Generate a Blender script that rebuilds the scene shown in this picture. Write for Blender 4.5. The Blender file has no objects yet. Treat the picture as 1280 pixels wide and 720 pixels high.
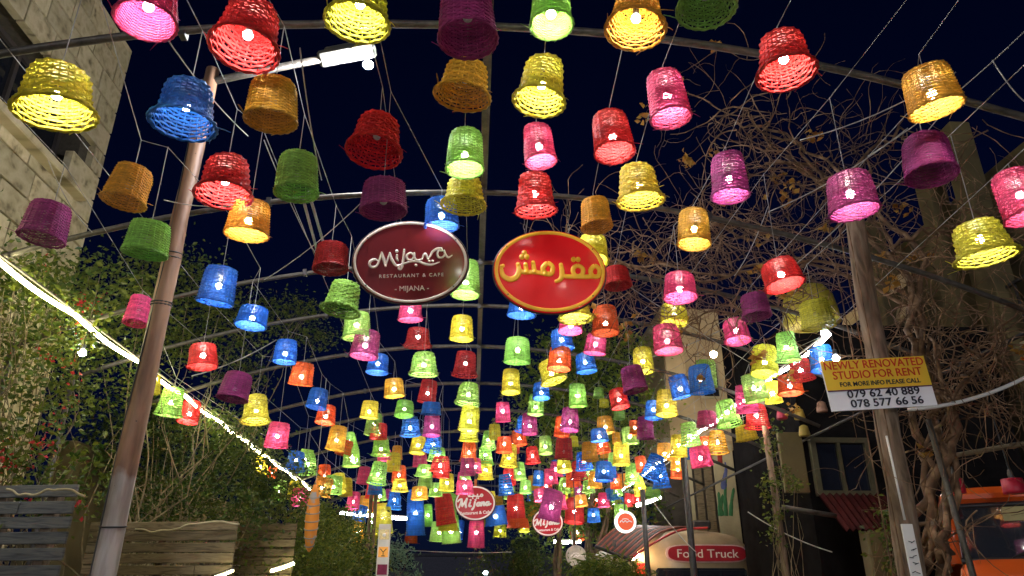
import bpy, bmesh, math, random
from mathutils import Vector, Matrix, Euler
R_ = math.radians
random.seed(7)
sc = bpy.context.scene
col = sc.collection

# ------------------------------------------------------------ camera
CAM = Vector((0, 0, 1.6)); PITCH = R_(23.0); YAW = R_(2.85); FPX = 924.0
cd = bpy.data.cameras.new('camera'); cam = bpy.data.objects.new('camera', cd); col.objects.link(cam)
cam.location = CAM; cam.rotation_euler = (math.pi/2 + PITCH, 0, -YAW)
cd.sensor_width = 36.0; cd.lens = 36.0*FPX/1280.0; cd.clip_start = .05; cd.clip_end = 2000
sc.camera = cam
# ------------------------------------------------------------ night sky, moon-weak sun, exposure
SUN_EL, SUN_AZ = R_(7), R_(190)
w = bpy.data.worlds.new('World'); sc.world = w; w.use_nodes = True
nt = w.node_tree; bg = nt.nodes['Background']
sky = nt.nodes.new('ShaderNodeTexSky'); sky.sky_type = 'NISHITA'; sky.sun_disc = False
sky.sun_elevation = SUN_EL; sky.sun_rotation = SUN_AZ; sky.air_density = 1.0; sky.dust_density = .3; sky.ozone_density = 6.0
tint = nt.nodes.new('ShaderNodeMix'); tint.data_type = 'RGBA'; tint.blend_type = 'MULTIPLY'; tint.inputs[0].default_value = 1
tint.inputs[7].default_value = (.50, .38, 1.0, 1)
nt.links.new(sky.outputs[0], tint.inputs[6]); nt.links.new(tint.outputs[2], bg.inputs[0])
bg.inputs[1].default_value = .0016
sd = bpy.data.lights.new('sun', 'SUN'); sun = bpy.data.objects.new('sun', sd); col.objects.link(sun)
sd.energy = .26; sd.angle = R_(20); sd.color = (.9, .92, 1)
# sun direction: Nishita rotation measured from +Y clockwise seen from above
sdir = Vector((math.sin(SUN_AZ)*math.cos(SUN_EL), math.cos(SUN_AZ)*math.cos(SUN_EL), math.sin(SUN_EL)))
sun.rotation_euler = sdir.to_track_quat('Z', 'Y').to_euler(); sun.location = sdir*40
sc.view_settings.view_transform = 'Standard'; sc.view_settings.look = 'None'
sc.view_settings.exposure = 1.55; sc.view_settings.gamma = 1; sc.view_settings.use_curve_mapping = False
sc.render.engine = 'CYCLES'
cy = sc.cycles
cy.use_denoising = True; cy.max_bounces = 6; cy.diffuse_bounces = 3; cy.glossy_bounces = 3
cy.transmission_bounces = 4; cy.transparent_max_bounces = 6; cy.use_light_tree = True
cy.sample_clamp_indirect = 4; cy.caustics_reflective = False; cy.caustics_refractive = False

# ------------------------------------------------------------ pixel rays (a pixel gives a direction only)
FW = Vector((math.sin(YAW)*math.cos(PITCH), math.cos(YAW)*math.cos(PITCH), math.sin(PITCH)))
RT = Vector((math.cos(YAW), -math.sin(YAW), 0)); UP = RT.cross(FW)
def ray(x, y): return FW + RT*((x-640)/FPX) + UP*((360-y)/FPX)
def pD(x, y, d): return CAM + ray(x, y)*d
def pY(x, y, Y): r = ray(x, y); return CAM + r*(Y/r.y)
def pX(x, y, X): r = ray(x, y); return CAM + r*(X/r.x)
def pZ(x, y, Z): r = ray(x, y); return CAM + r*((Z-CAM.z)/r.z)

# ------------------------------------------------------------ helpers
class MB:
    def __init__(s): s.v = []; s.f = []
    def add(s, vs, fs):
        o = len(s.v); s.v += [tuple(v) for v in vs]; s.f += [tuple(i+o for i in f) for f in fs]; return s
    def box(s, c, d, M=None):
        c = Vector(c); hx, hy, hz = d[0]/2, d[1]/2, d[2]/2
        vs = [Vector((x*hx, y*hy, z*hz)) for x in (-1, 1) for y in (-1, 1) for z in (-1, 1)]
        if M is not None: vs = [M @ v for v in vs]
        return s.add([v+c for v in vs], [(0,1,3,2),(4,6,7,5),(0,4,5,1),(2,3,7,6),(0,2,6,4),(1,5,7,3)])
    def bbox(s, c, d, b=.01, M=None):     # box with chamfered edges
        bm = bmesh.new(); bmesh.ops.create_cube(bm, size=1)
        for v in bm.verts: v.co = Vector((v.co.x*d[0], v.co.y*d[1], v.co.z*d[2]))
        bmesh.ops.bevel(bm, geom=bm.edges[:], offset=b, segments=1, affect='EDGES', profile=.5)
        bm.verts.index_update(); c = Vector(c)
        vs = [((M @ v.co) if M is not None else v.co)+c for v in bm.verts]; fs = [[v.index for v in f.verts] for f in bm.faces]
        bm.free(); return s.add(vs, fs)
    def tube(s, pts, rad, n=6, cap=True, flat=None):
        pts = [Vector(p) for p in pts]; m = len(pts)
        if not isinstance(rad, (list, tuple)): rad = [rad]*m
        vs = []; fs = []; prev = None
        for i, p in enumerate(pts):
            t = (pts[min(i+1, m-1)]-pts[max(i-1, 0)])
            if t.length < 1e-9: t = Vector((0, 0, 1))
            t.normalize()
            if flat is not None: a = flat.cross(t)
            else:
                a = prev - t*prev.dot(t) if prev is not None else t.orthogonal()
            if a.length < 1e-6: a = t.orthogonal()
            a.normalize(); b = t.cross(a); prev = a
            for k in range(n):
                g = 2*math.pi*k/n
                vs.append(p + a*(math.cos(g)*rad[i]) + b*(math.sin(g)*rad[i]*(.22 if flat is not None else 1)))
        for i in range(m-1):
            for k in range(n):
                k2 = (k+1) % n; fs.append((i*n+k, i*n+k2, (i+1)*n+k2, (i+1)*n+k))
        if cap: fs.append(tuple(range(n-1, -1, -1))); fs.append(tuple(range((m-1)*n, m*n)))
        return s.add(vs, fs)
    def lathe(s, prof, n=16, c=(0, 0, 0), cap=True):
        c = Vector(c); m = len(prof); vs = []; fs = []
        for r, z in prof:
            for k in range(n):
                g = 2*math.pi*k/n; vs.append(c+Vector((r*math.cos(g), r*math.sin(g), z)))
        for i in range(m-1):
            for k in range(n):
                k2 = (k+1) % n; fs.append((i*n+k, i*n+k2, (i+1)*n+k2, (i+1)*n+k))
        if cap: fs.append(tuple(range(n-1, -1, -1))); fs.append(tuple(range((m-1)*n, m*n)))
        return s.add(vs, fs)
    def ball(s, c, r, n=12, m=8, sz=1.0):
        prof = [(max(1e-4, r*math.sin(math.pi*i/m)), -r*sz*math.cos(math.pi*i/m)) for i in range(m+1)]
        return s.lathe(prof, n, c)
    def prism(s, poly, axis, a, b):       # polygon in the two other axes extruded along axis from a to b
        n = len(poly)
        def mk(u, v, t): return {'x': (t, u, v), 'y': (u, t, v), 'z': (u, v, t)}[axis]
        vs = [mk(u, v, a) for u, v in poly] + [mk(u, v, b) for u, v in poly]
        fs = [tuple(range(n)), tuple(range(2*n-1, n-1, -1))] + [(i, i+n, (i+1) % n+n, (i+1) % n) for i in range(n)]
        return s.add(vs, fs)
    def mesh(s, name):
        me = bpy.data.meshes.new(name); me.from_pydata(s.v, [], s.f)
        bm = bmesh.new(); bm.from_mesh(me); bmesh.ops.recalc_face_normals(bm, faces=bm.faces[:]); bm.to_mesh(me); bm.free()
        return me
    def build(s, name, m, parent=None, smooth=False, raw=False):
        if raw:
            me = bpy.data.meshes.new(name); me.from_pydata(s.v, [], s.f)
        else: me = s.mesh(name)
        return link(name, me, m, parent, smooth)
def link(name, me, m, parent=None, smooth=False):
    if m is not None and not me.materials: me.materials.append(m)
    if smooth: me.polygons.foreach_set('use_smooth', [True]*len(me.polygons))
    o = bpy.data.objects.new(name, me); col.objects.link(o)
    if parent is not None:
        o.parent = parent
        loc = parent.location
        # geometry is given in world space: shift to the parent's (unrotated, unscaled) base
        if parent.get('_world'): o.location = -Vector(loc)
    return o
def inst(name, me, parent=None, loc=(0, 0, 0), rot=(0, 0, 0), scale=(1, 1, 1), color=None):
    o = bpy.data.objects.new(name, me); col.objects.link(o); o.parent = parent
    o.location = loc; o.rotation_euler = rot; o.scale = scale
    if color: o.color = color
    return o
def tag(o, label=None, cat=None, group=None, kind=None):
    if label: o['label'] = label
    if cat: o['category'] = cat
    if group: o['group'] = group
    if kind: o['kind'] = kind
    return o
def thing(name, label, cat, loc=(0, 0, 0), group=None, world=True, rot=(0, 0, 0)):
    o = bpy.data.objects.new(name, None); col.objects.link(o); o.location = loc; o.rotation_euler = rot
    o.empty_display_size = .1
    if world: o['_world'] = 1
    return tag(o, label, cat, group)
def smoothpts(pts, k=5, closed=False):
    pts = [Vector(p) for p in pts]; out = []; n = len(pts)
    rng = range(n if closed else n-1)
    for i in rng:
        if closed: p0, p1, p2, p3 = pts[i-1], pts[i], pts[(i+1) % n], pts[(i+2) % n]
        else: p0, p1, p2, p3 = pts[max(i-1, 0)], pts[i], pts[i+1], pts[min(i+2, n-1)]
        for j in range(k):
            t = j/k
            out.append(.5*((2*p1)+(p2-p0)*t+(2*p0-5*p1+4*p2-p3)*t*t+(3*p1-p0-3*p2+p3)*t**3))
    out.append(pts[0] if closed else pts[-1]); return out

# ------------------------------------------------------------ materials
def mat(name, c, rough=.7, var=.25, scale=8.0, metal=0, bump=0, bscale=None, spec=.4, emit=None, estr=0, trans=0, coat=0):
    m = bpy.data.materials.new(name); m.use_nodes = True; t = m.node_tree; b = t.nodes['Principled BSDF']
    b.inputs['Roughness'].default_value = rough; b.inputs['Metallic'].default_value = metal
    b.inputs['Specular IOR Level'].default_value = spec
    if coat: b.inputs['Coat Weight'].default_value = coat; b.inputs['Coat Roughness'].default_value = .08
    tc = t.nodes.new('ShaderNodeTexCoord'); no = t.nodes.new('ShaderNodeTexNoise')
    no.inputs['Scale'].default_value = scale; no.inputs['Detail'].default_value = 5; no.inputs['Roughness'].default_value = .6
    t.links.new(tc.outputs['Object'], no.inputs['Vector'])
    rp = t.nodes.new('ShaderNodeValToRGB'); rp.color_ramp.elements[0].position = .3; rp.color_ramp.elements[1].position = .7
    lo = [max(0, x*(1-var)) for x in c]; hi = [min(1, x*(1+var*.8)) for x in c]
    rp.color_ramp.elements[0].color = (*lo, 1); rp.color_ramp.elements[1].color = (*hi, 1)
    t.links.new(no.outputs[0], rp.inputs[0]); t.links.new(rp.outputs[0], b.inputs['Base Color'])
    if bump:
        n2 = t.nodes.new('ShaderNodeTexNoise'); n2.inputs['Scale'].default_value = bscale or scale*4; n2.inputs['Detail'].default_value = 4
        t.links.new(tc.outputs['Object'], n2.inputs['Vector'])
        bp = t.nodes.new('ShaderNodeBump'); bp.inputs['Strength'].default_value = bump; bp.inputs['Distance'].default_value = .02
        t.links.new(n2.outputs[0], bp.inputs['Height']); t.links.new(bp.outputs[0], b.inputs['Normal'])
    if emit:
        b.inputs['Emission Color'].default_value = (*emit, 1); b.inputs['Emission Strength'].default_value = estr
    if trans: b.inputs['Transmission Weight'].default_value = trans; b.inputs['IOR'].default_value = 1.3
    return m
def emis(name, c, s):
    m = bpy.data.materials.new(name); m.use_nodes = True; t = m.node_tree
    b = t.nodes['Principled BSDF']; b.inputs['Base Color'].default_value = (.8, .8, .8, 1)
    b.inputs['Emission Color'].default_value = (*c, 1); b.inputs['Emission Strength'].default_value = s
    return m
def leafmat(name, c, c2, tr=.45):
    m = bpy.data.materials.new(name); m.use_nodes = True; t = m.node_tree; t.nodes.clear()
    out = t.nodes.new('ShaderNodeOutputMaterial'); mx = t.nodes.new('ShaderNodeMixShader'); mx.inputs[0].default_value = tr
    d = t.nodes.new('ShaderNodeBsdfPrincipled'); d.inputs['Roughness'].default_value = .45; d.inputs['Specular IOR Level'].default_value = .35
    l = t.nodes.new('ShaderNodeBsdfTranslucent')
    g = t.nodes.new('ShaderNodeNewGeometry'); rp = t.nodes.new('ShaderNodeValToRGB')
    rp.color_ramp.elements[0].color = (*c, 1); rp.color_ramp.elements[1].color = (*c2, 1)
    t.links.new(g.outputs['Random Per Island'], rp.inputs[0])
    t.links.new(rp.outputs[0], d.inputs['Base Color']); t.links.new(rp.outputs[0], l.inputs['Color'])
    t.links.new(d.outputs[0], mx.inputs[1]); t.links.new(l.outputs[0], mx.inputs[2]); t.links.new(mx.outputs[0], out.inputs[0])
    return m
def wickermat():
    m = bpy.data.materials.new('painted_wicker'); m.use_nodes = True; t = m.node_tree; t.nodes.clear()
    out = t.nodes.new('ShaderNodeOutputMaterial'); mx = t.nodes.new('ShaderNodeMixShader'); mx.inputs[0].default_value = .13
    d = t.nodes.new('ShaderNodeBsdfPrincipled'); d.inputs['Roughness'].default_value = .55; d.inputs['Specular IOR Level'].default_value = .3
    l = t.nodes.new('ShaderNodeBsdfTranslucent'); oi = t.nodes.new('ShaderNodeObjectInfo'); g = t.nodes.new('ShaderNodeNewGeometry')
    tc = t.nodes.new('ShaderNodeTexCoord'); no = t.nodes.new('ShaderNodeTexNoise'); no.inputs['Scale'].default_value = 9; no.inputs['Detail'].default_value = 6
    t.links.new(tc.outputs['Object'], no.inputs['Vector'])
    mp = t.nodes.new('ShaderNodeMapRange'); mp.inputs[1].default_value = .25; mp.inputs[2].default_value = .75; mp.inputs[3].default_value = .68; mp.inputs[4].default_value = 1.15
    t.links.new(no.outputs[0], mp.inputs[0])
    m2 = t.nodes.new('ShaderNodeMapRange'); m2.inputs[3].default_value = .72; m2.inputs[4].default_value = 1.12
    t.links.new(g.outputs['Random Per Island'], m2.inputs[0])
    mu = t.nodes.new('ShaderNodeMath'); mu.operation = 'MULTIPLY'; t.links.new(mp.outputs[0], mu.inputs[0]); t.links.new(m2.outputs[0], mu.inputs[1])
    vm = t.nodes.new('ShaderNodeVectorMath'); vm.operation = 'SCALE'
    t.links.new(oi.outputs['Color'], vm.inputs[0]); t.links.new(mu.outputs[0], vm.inputs['Scale'])
    t.links.new(vm.outputs[0], d.inputs['Base Color']); t.links.new(vm.outputs[0], l.inputs['Color'])
    t.links.new(d.outputs[0], mx.inputs[1]); t.links.new(l.outputs[0], mx.inputs[2]); t.links.new(mx.outputs[0], out.inputs[0])
    return m
def ramp_mat(name, cols, scale=(1, 1, 1), rough=.8, detail=6, dist=0, bump=.3):
    m = bpy.data.materials.new(name); m.use_nodes = True; t = m.node_tree; b = t.nodes['Principled BSDF']
    b.inputs['Roughness'].default_value = rough
    tc = t.nodes.new('ShaderNodeTexCoord'); mp = t.nodes.new('ShaderNodeMapping'); mp.inputs['Scale'].default_value = scale
    no = t.nodes.new('ShaderNodeTexNoise'); no.inputs['Scale'].default_value = 1; no.inputs['Detail'].default_value = detail; no.inputs['Distortion'].default_value = dist
    oi = t.nodes.new('ShaderNodeObjectInfo'); ad = t.nodes.new('ShaderNodeVectorMath'); ad.operation = 'ADD'
    ml = t.nodes.new('ShaderNodeMath'); ml.operation = 'MULTIPLY'; ml.inputs[1].default_value = 40; t.links.new(oi.outputs['Random'], ml.inputs[0])
    t.links.new(tc.outputs['Object'], mp.inputs[0]); t.links.new(mp.outputs[0], ad.inputs[0]); t.links.new(ml.outputs[0], ad.inputs[1])
    t.links.new(ad.outputs[0], no.inputs['Vector'])
    rp = t.nodes.new('ShaderNodeValToRGB'); e = rp.color_ramp.elements
    while len(e) < len(cols): e.new(.5)
    for i, c in enumerate(cols): e[i].position = .28+.44*i/(len(cols)-1); e[i].color = (*c, 1)
    t.links.new(no.outputs[0], rp.inputs[0])
    # a slightly different tone for every piece
    mr = t.nodes.new('ShaderNodeMapRange'); mr.inputs[3].default_value = .8; mr.inputs[4].default_value = 1.15; t.links.new(oi.outputs['Random'], mr.inputs[0])
    sv = t.nodes.new('ShaderNodeVectorMath'); sv.operation = 'SCALE'; t.links.new(rp.outputs[0], sv.inputs[0]); t.links.new(mr.outputs[0], sv.inputs['Scale'])
    t.links.new(sv.outputs[0], b.inputs['Base Color'])
    bp = t.nodes.new('ShaderNodeBump'); bp.inputs['Strength'].default_value = bump; bp.inputs['Distance'].default_value = .01
    t.links.new(no.outputs[0], bp.inputs['Height']); t.links.new(bp.outputs[0], b.inputs['Normal'])
    return m

M = {}
M['wicker'] = wickermat()
M['bulb'] = emis('bulb_lit', (1, .93, .82), 100)
M['bulb_dim'] = emis('bulb_dim', (1, .93, .82), 28)
M['bulb_off'] = mat('bulb_off', (.5, .5, .48), .2, .05)
M['led'] = emis('led_tube', (1, .92, .50), 18)
M['led_white'] = emis('led_tube_white', (.97, .97, .95), 18)
M['lamp_white'] = emis('lamp_white', (.85, .92, 1), 70)
M['cord'] = mat('cord', (.30, .29, .27), .7)
M['dark_plastic'] = mat('dark_plastic', (.03, .03, .03), .5)
M['pipe'] = mat('galvanised_pipe', (.085, .075, .062), .5, .45, 14, metal=.35, bump=.15)
M['steel_dark'] = mat('dark_steel', (.045, .04, .04), .5, .4, 12, metal=.4)
M['stone'] = ramp_mat('limestone', [(.14, .11, .06), (.46, .39, .23), (.58, .50, .32), (.40, .33, .19)], (.6, 3.4, 2.0), .9, 9, .2, .6)
M['mortar'] = mat('mortar', (.07, .06, .045), .95, .3, 20)
M['wood_grey'] = ramp_mat('weathered_boards', [(.03, .03, .032), (.085, .09, .10), (.13, .13, .125), (.06, .065, .075)], (3, 3, 30), .8, 6, 1.5, .4)
M['wood_tan'] = ramp_mat('tan_boards', [(.05, .035, .02), (.13, .095, .05), (.19, .145, .08), (.09, .065, .035)], (3, 3, 26), .8, 6, 1.5, .4)
M['bark'] = ramp_mat('bark', [(.05, .035, .02), (.16, .11, .07), (.26, .20, .14)], (18, 18, 3), .9, 7, 1, .8)
M['twig'] = ramp_mat('dry_twig', [(.04, .02, .010), (.13, .068, .03), (.32, .20, .11)], (8, 8, 8), .85, 4, 0, .2)
M['stem'] = ramp_mat('green_stem', [(.08, .06, .03), (.20, .15, .08), (.28, .24, .13)], (8, 8, 8), .85, 4, 0, .2)
M['leaf'] = leafmat('leaf_green', (.03, .068, .010), (.155, .18, .024))
M['leaf_dark'] = leafmat('leaf_dark', (.022, .052, .012), (.10, .13, .022))
M['leaf_lit_tint'] = leafmat('leaf_lit_tint', (.07, .14, .018), (.26, .32, .04))  # leaf colour raised to carry the tree's floodlight
M['leaf_pale'] = leafmat('leaf_pale', (.12, .22, .14), (.25, .36, .22))
M['leaf_dry'] = leafmat('leaf_dry', (.30, .12, .02), (.45, .26, .05))
M['flower'] = leafmat('red_flower', (.45, .02, .03), (.6, .06, .05))
M['white'] = mat('white_paint', (.75, .74, .70), .4, .06)
M['black'] = mat('black_paint', (.015, .015, .016), .4, .1)
M['maroon'] = mat('maroon_face', (.17, .014, .018), .22, .12, 3, coat=.4)
M['cream_letter'] = mat('cream_letter', (.72, .62, .52), .5, .05)
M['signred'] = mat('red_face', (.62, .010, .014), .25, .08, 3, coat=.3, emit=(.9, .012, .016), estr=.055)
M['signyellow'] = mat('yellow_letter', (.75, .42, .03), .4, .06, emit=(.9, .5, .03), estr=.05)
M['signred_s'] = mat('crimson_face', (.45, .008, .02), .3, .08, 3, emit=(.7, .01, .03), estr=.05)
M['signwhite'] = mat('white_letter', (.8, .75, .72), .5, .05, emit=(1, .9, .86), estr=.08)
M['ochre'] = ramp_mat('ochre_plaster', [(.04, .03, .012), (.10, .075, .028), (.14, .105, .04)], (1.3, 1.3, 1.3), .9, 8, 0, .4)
M['tan_wall'] = ramp_mat('tan_plaster', [(.30, .22, .12), (.44, .33, .18), (.50, .39, .23)], (1.0, 1.0, 1.0), .9, 8, 0, .3)
M['cream_wall'] = ramp_mat('cream_plaster', [(.20, .18, .10), (.32, .28, .17), (.38, .33, .21)], (1.2, 1.2, 1.2), .9, 8, 0, .3)
M['glass_dark'] = mat('dark_glass', (.012, .014, .02), .06, .1, 3, spec=.6)
M['glass'] = mat('clear_glass', (.75, .8, .78), .02, .02, 3, trans=1.0)
M['road_pale'] = mat('pale_bounce_road', (.22, .20, .17), .85, .35, 6, bump=.4, bscale=120)  # unseen road, made pale to bounce bulb light upward
M['paving'] = mat('paving', (.30, .27, .22), .85, .3, 5, bump=.3, bscale=60)  # lightened as well, for bounce from below
M['kerb'] = mat('kerb_stone', (.26, .25, .23), .85, .25, 6, bump=.3)
M['tan_basket'] = None
COL = {'y': (.82, .73, .05), 'r': (.72, .03, .028), 'o': (.80, .40, .035), 'g': (.36, .68, .13), 'b': (.015, .16, .62),
       'p': (.42, .045, .22), 'k': (.80, .075, .23), 'd': (.48, .022, .025), 't': (.84, .12, .02), 'n': (.42, .28, .13)}
CNAME = {'y': 'yellow', 'r': 'red', 'o': 'orange', 'g': 'lime green', 'b': 'blue', 'p': 'purple', 'k': 'pink', 'd': 'dark red', 't': 'vermilion', 'n': 'tan'}

# ------------------------------------------------------------ ground
def sheet(name, x0, x1, y0, y1, z, m, t=.0):
    mb = MB()
    if t: mb.box(((x0+x1)/2, (y0+y1)/2, z-t/2), (x1-x0, y1-y0, t))
    else: mb.add([(x0, y0, z), (x1, y0, z), (x1, y1, z), (x0, y1, z)], [(0, 1, 2, 3)])
    o = mb.build(name, m); tag(o, kind='structure'); return o
sheet('ground', -400, 400, -400, 400, -.01, mat('earth', (.10, .085, .065), .95, .35, 1.5, bump=.4))
sheet('road', -2.0, 2.0, -30, 60, .0, M['road_pale'])
for nm, a, b in (('pavement_left', -4.6, -2.0), ('pavement_right', 2.0, 9)):
    sheet(nm, a, b, -30, 60, .12, M['paving'], .13)
for nm, x in (('kerb_left', -2.0), ('kerb_right', 2.0)):
    k = MB(); k.box((x, 15, .06), (.14, 90, .13)); o = k.build(nm, M['kerb']); tag(o, kind='structure')

# ------------------------------------------------------------ pipe arches over the street
def roof(x): return 4.72 - .05*x*x
ARCH_Y = [-1.6, .9, 3.41, 5.32, 6.70, 7.89, 9.36, 11.12, 12.78, 14.64, 16.5, 18.3, 20.2, 22.0]
ORD = ['first', 'second', 'third', 'fourth', 'fifth', 'sixth', 'seventh', 'eighth', 'ninth', 'tenth', 'eleventh', 'twelfth']
def arch_phrase(i):
    if i < 3: return ('behind the street lamp by three arches', 'two arches short of the street lamp', 'one arch short of the street lamp')[i]
    if i == 3: return 'at the street lamp post'
    return ORD[i-4] + ' past the street lamp'
for i, Y in enumerate(ARCH_Y):
    a = thing('pipe_arch', 'bent galvanised pipe arch spanning the street, ' + arch_phrase(i), 'pipe arch', (0, Y, 0), 'pipe arches over the street')
    rnd = random.Random(i)
    dz = rnd.uniform(-.012, .012); dy = rnd.uniform(-.05, .05)
    pts = [(x, Y + dy*(x/4) + .01*math.sin(x*2+i), roof(x)+dz) for x in [(-4.3 + 8.8*k/28) for k in range(29)]]
    MB().tube(pts, .023 if i < 6 else .026, 8).build('curved_pipe', M['pipe'], a, True)
    for xe, nm in ((-4.3, 'post'), (4.5, 'post')):
        if xe > 0 and i > 1: continue
        MB().tube([(xe, Y+dy*(xe/4), .1), (xe, Y+dy*(xe/4), roof(xe)+dz+.02)], .026, 8).build(nm, M['steel_dark'], a, True)
    if i > 1:
        for xc in (-1.7, .02, 1.9):
            MB().box((xc, Y+dy*(xc/4), roof(xc)-.002), (.036, .056, .058)).build('clamp', M['steel_dark'], a)
rp = MB(); rp.box((.03, 10.2, roof(0)+.048), (.055, 24.2, .03))
o = rp.build('ridge_bar', M['pipe']); tag(o, 'long grey flat bar along the ridge on top of the pipe arches', 'metal bar')
for x, dn in ((4.5, 'vine'),):
    o = MB().tube([(x+.05, -1.6, roof(x)-.05), (x+.05, 22, roof(x)-.05)], .02, 8).build('side_rail', M['steel_dark'], None, True)
    tag(o, 'straight pipe rail joining the arch feet along the %s side' % dn, 'pipe rail')

# ------------------------------------------------------------ wicker basket meshes (unit width 1, unit height 1, open end at z=0)
def prof_C(z): return .5 - .07*z - .03*max(0, z-.88)/.12 + .012*math.exp(-z*14)
def prof_F(z): return .35 + .075*(1-z) + .075*math.exp(-z*7) - .03*max(0, z-.88)/.12
def prof_B(z): return .34 + .105*(1-z)**.8 + .055*math.exp(-z*9) - .03*max(0, z-.85)/.15
def weave(seed, prof, N, rows, sh, amp, stake_w, jit, topr=5):
    rnd = random.Random(seed); mb = MB()
    ph = [rnd.uniform(-.25, .25)*2*math.pi/N for _ in range(N)]
    ang = [2*math.pi*k/N + ph[k]*.5 for k in range(N)]
    lean = rnd.uniform(-.035, .035); ov = rnd.uniform(0, .045); p1, p2, p3 = (rnd.uniform(0, 6.28) for _ in range(3)); dn = rnd.uniform(.01, .03)
    def P(r, a, z):     # each basket a little oval, dented and out of true
        k = 1+ov*math.cos(2*a+p1)+dn*math.sin(3*a+p2+4*z)*z+.02*math.sin(a+p3)*math.sin(6*z)
        return (k*r*math.cos(a)+lean*z, k*r*math.sin(a), z+.018*math.sin(a+p3)*(z if z > .5 else z))
    for j in range(rows):
        z0 = .03 + (.95)*j/(rows-1); hh = sh*rnd.uniform(.8, 1.12)
        vs = []; fs = []; th = .010
        w1 = rnd.uniform(0, 6.28); wa = rnd.uniform(0, jit)
        for k in range(N):
            sgn = 1 if (k+j) % 2 else -1
            zz = z0 + wa*math.sin(ang[k]*2+w1) + rnd.uniform(-jit, jit)*.5
            zz = min(max(zz, hh*.5), 1-hh*.2)
            r = prof(z0) + sgn*amp + rnd.uniform(-.004, .004)
            for dr, dz in ((-th, -hh/2), (th, -hh/2), (th, hh/2), (-th, hh/2)):
                vs.append(P(r+dr, ang[k], zz+dz))
        for k in range(N):
            k2 = (k+1) % N
            for q in range(4):
                fs.append((k*4+q, k2*4+q, k2*4+(q+1) % 4, k*4+(q+1) % 4))
        mb.add(vs, fs)
    for k in range(N):      # upright stakes, lying between the weavers
        n = 6; vs = []; fs = []
        da = stake_w
        for i in range(n+1):
            z = i/n; r = prof(z)
            for dr, d in ((-.008, -da), (.008, -da), (.008, da), (-.008, da)): vs.append(P(r+dr, ang[k]+d/r*.5, z))
        for i in range(n):
            for q in range(4): fs.append((i*4+q, i*4+(q+1) % 4, (i+1)*4+(q+1) % 4, (i+1)*4+q))
        mb.add(vs, fs)
    rt = prof(1.0)          # closed top: rings of cane on crossing spokes
    for j in range(topr):
        r = rt*(1-.02)*(1-(j+.5)/topr); wd = rt/topr*.40; vs = []; fs = []; n = max(8, N//2)
        for k in range(n):
            a = 2*math.pi*k/n; zz = 1.0 + .006*(1 if (k+j) % 2 else -1) + rnd.uniform(-.003, .003)
            for dr, dz in ((-wd, -.012), (wd, -.012), (wd, .012), (-wd, .012)): vs.append(P(max(.004, r+dr), a, zz+dz))
        for k in range(n):
            k2 = (k+1) % n
            for q in range(4): fs.append((k*4+q, k2*4+q, k2*4+(q+1) % 4, k*4+(q+1) % 4))
        mb.add(vs, fs)
    for k in range(6):
        a = math.pi*k/6; d = Vector((math.cos(a), math.sin(a), 0))
        mb.box((lean, 0, 1.0), (2*rt*.97, .035, .012), Matrix.Rotation(a, 3, 'Z'))
    me = mb.mesh('basket_weave'); me.materials.append(M['wicker']); return me
def rim_mesh(seed, prof, n, big):
    rnd = random.Random(seed); mb = MB(); r0 = prof(0)
    for s in range(2):      # two strands wound round each other
        pts = [];
        for k in range(n+1):
            a = 2*math.pi*k/n; t = a*(n/6) + s*math.pi
            pts.append(((r0+.014*math.cos(t)+big)*math.cos(a), (r0+.014*math.cos(t)+big)*math.sin(a), .012+.016*math.sin(t)+rnd.uniform(-.003, .003)))
        mb.tube(pts, .0165, 5, False)
    for k in range(5):      # loose cane ends
        a = rnd.uniform(0, 6.28); p = Vector(((r0+.01)*math.cos(a), (r0+.01)*math.sin(a), .02))
        d = Vector((math.cos(a+rnd.uniform(.6, 1.3)), math.sin(a+rnd.uniform(.6, 1.3)), rnd.uniform(-.25, .35)))*rnd.uniform(.08, .30)
        mb.tube([p, p+d*.5+Vector((0, 0, .01)), p+d], [.009, .008, .005], 4)
    me = mb.mesh('basket_rim'); me.materials.append(M['wicker']); return me
WV = {
 'C': [weave(10+i, prof_C, 23, 25, .0265, .013, .020, .005) for i in range(5)],
 'F': [weave(20+i, prof_F, 27, 13, .053, .014, .020, .007) for i in range(4)],
 'B': [weave(30+i, prof_B, 23, 11, .058, .012, .020, .005) for i in range(3)],
 'X': [weave(40+i, prof_C, 29, 34, .025, .008, .024, .002) for i in range(2)],
 'c': [weave(50+i, prof_C, 17, 16, .046, .012, .030, .004, 3) for i in range(4)],
 'f': [weave(60+i, prof_F, 19, 10, .066, .014, .028, .006, 3) for i in range(3)],
 'b': [weave(70+i, prof_B, 17, 8, .072, .012, .030, .006, 3) for i in range(2)]}
PR = {'C': prof_C, 'F': prof_F, 'B': prof_B, 'X': prof_C}
RIM = {k: [rim_mesh(80+i, PR[k], 60, 0 if k != 'F' else .004) for i in range(2)] for k in PR}
mb = MB(); mb.ball((0, 0, 0), .024, 14, 10)
ME_BULB = {}
for k, mm in (('1', 'bulb'), ('2', 'bulb_dim'), ('0', 'bulb_off')):
    me = mb.mesh('light_bulb'); me.materials.append(M[mm]); me.polygons.foreach_set('use_smooth', [True]*len(me.polygons)); ME_BULB[k] = me
mb = MB(); mb.lathe([(.008, 0), (.017, .006), (.017, .05), (.006, .06), (.0045, .062), (.0045, 1)], 8)
mb = MB(); mb.lathe([(.015, 0), (.018, .10), (.018, .45), (.006, .55), (.005, .62), (.005, 1)], 8); ME_HOLD = mb.mesh('bulb_holder'); ME_HOLD.materials.append(M['dark_plastic'])
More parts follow.
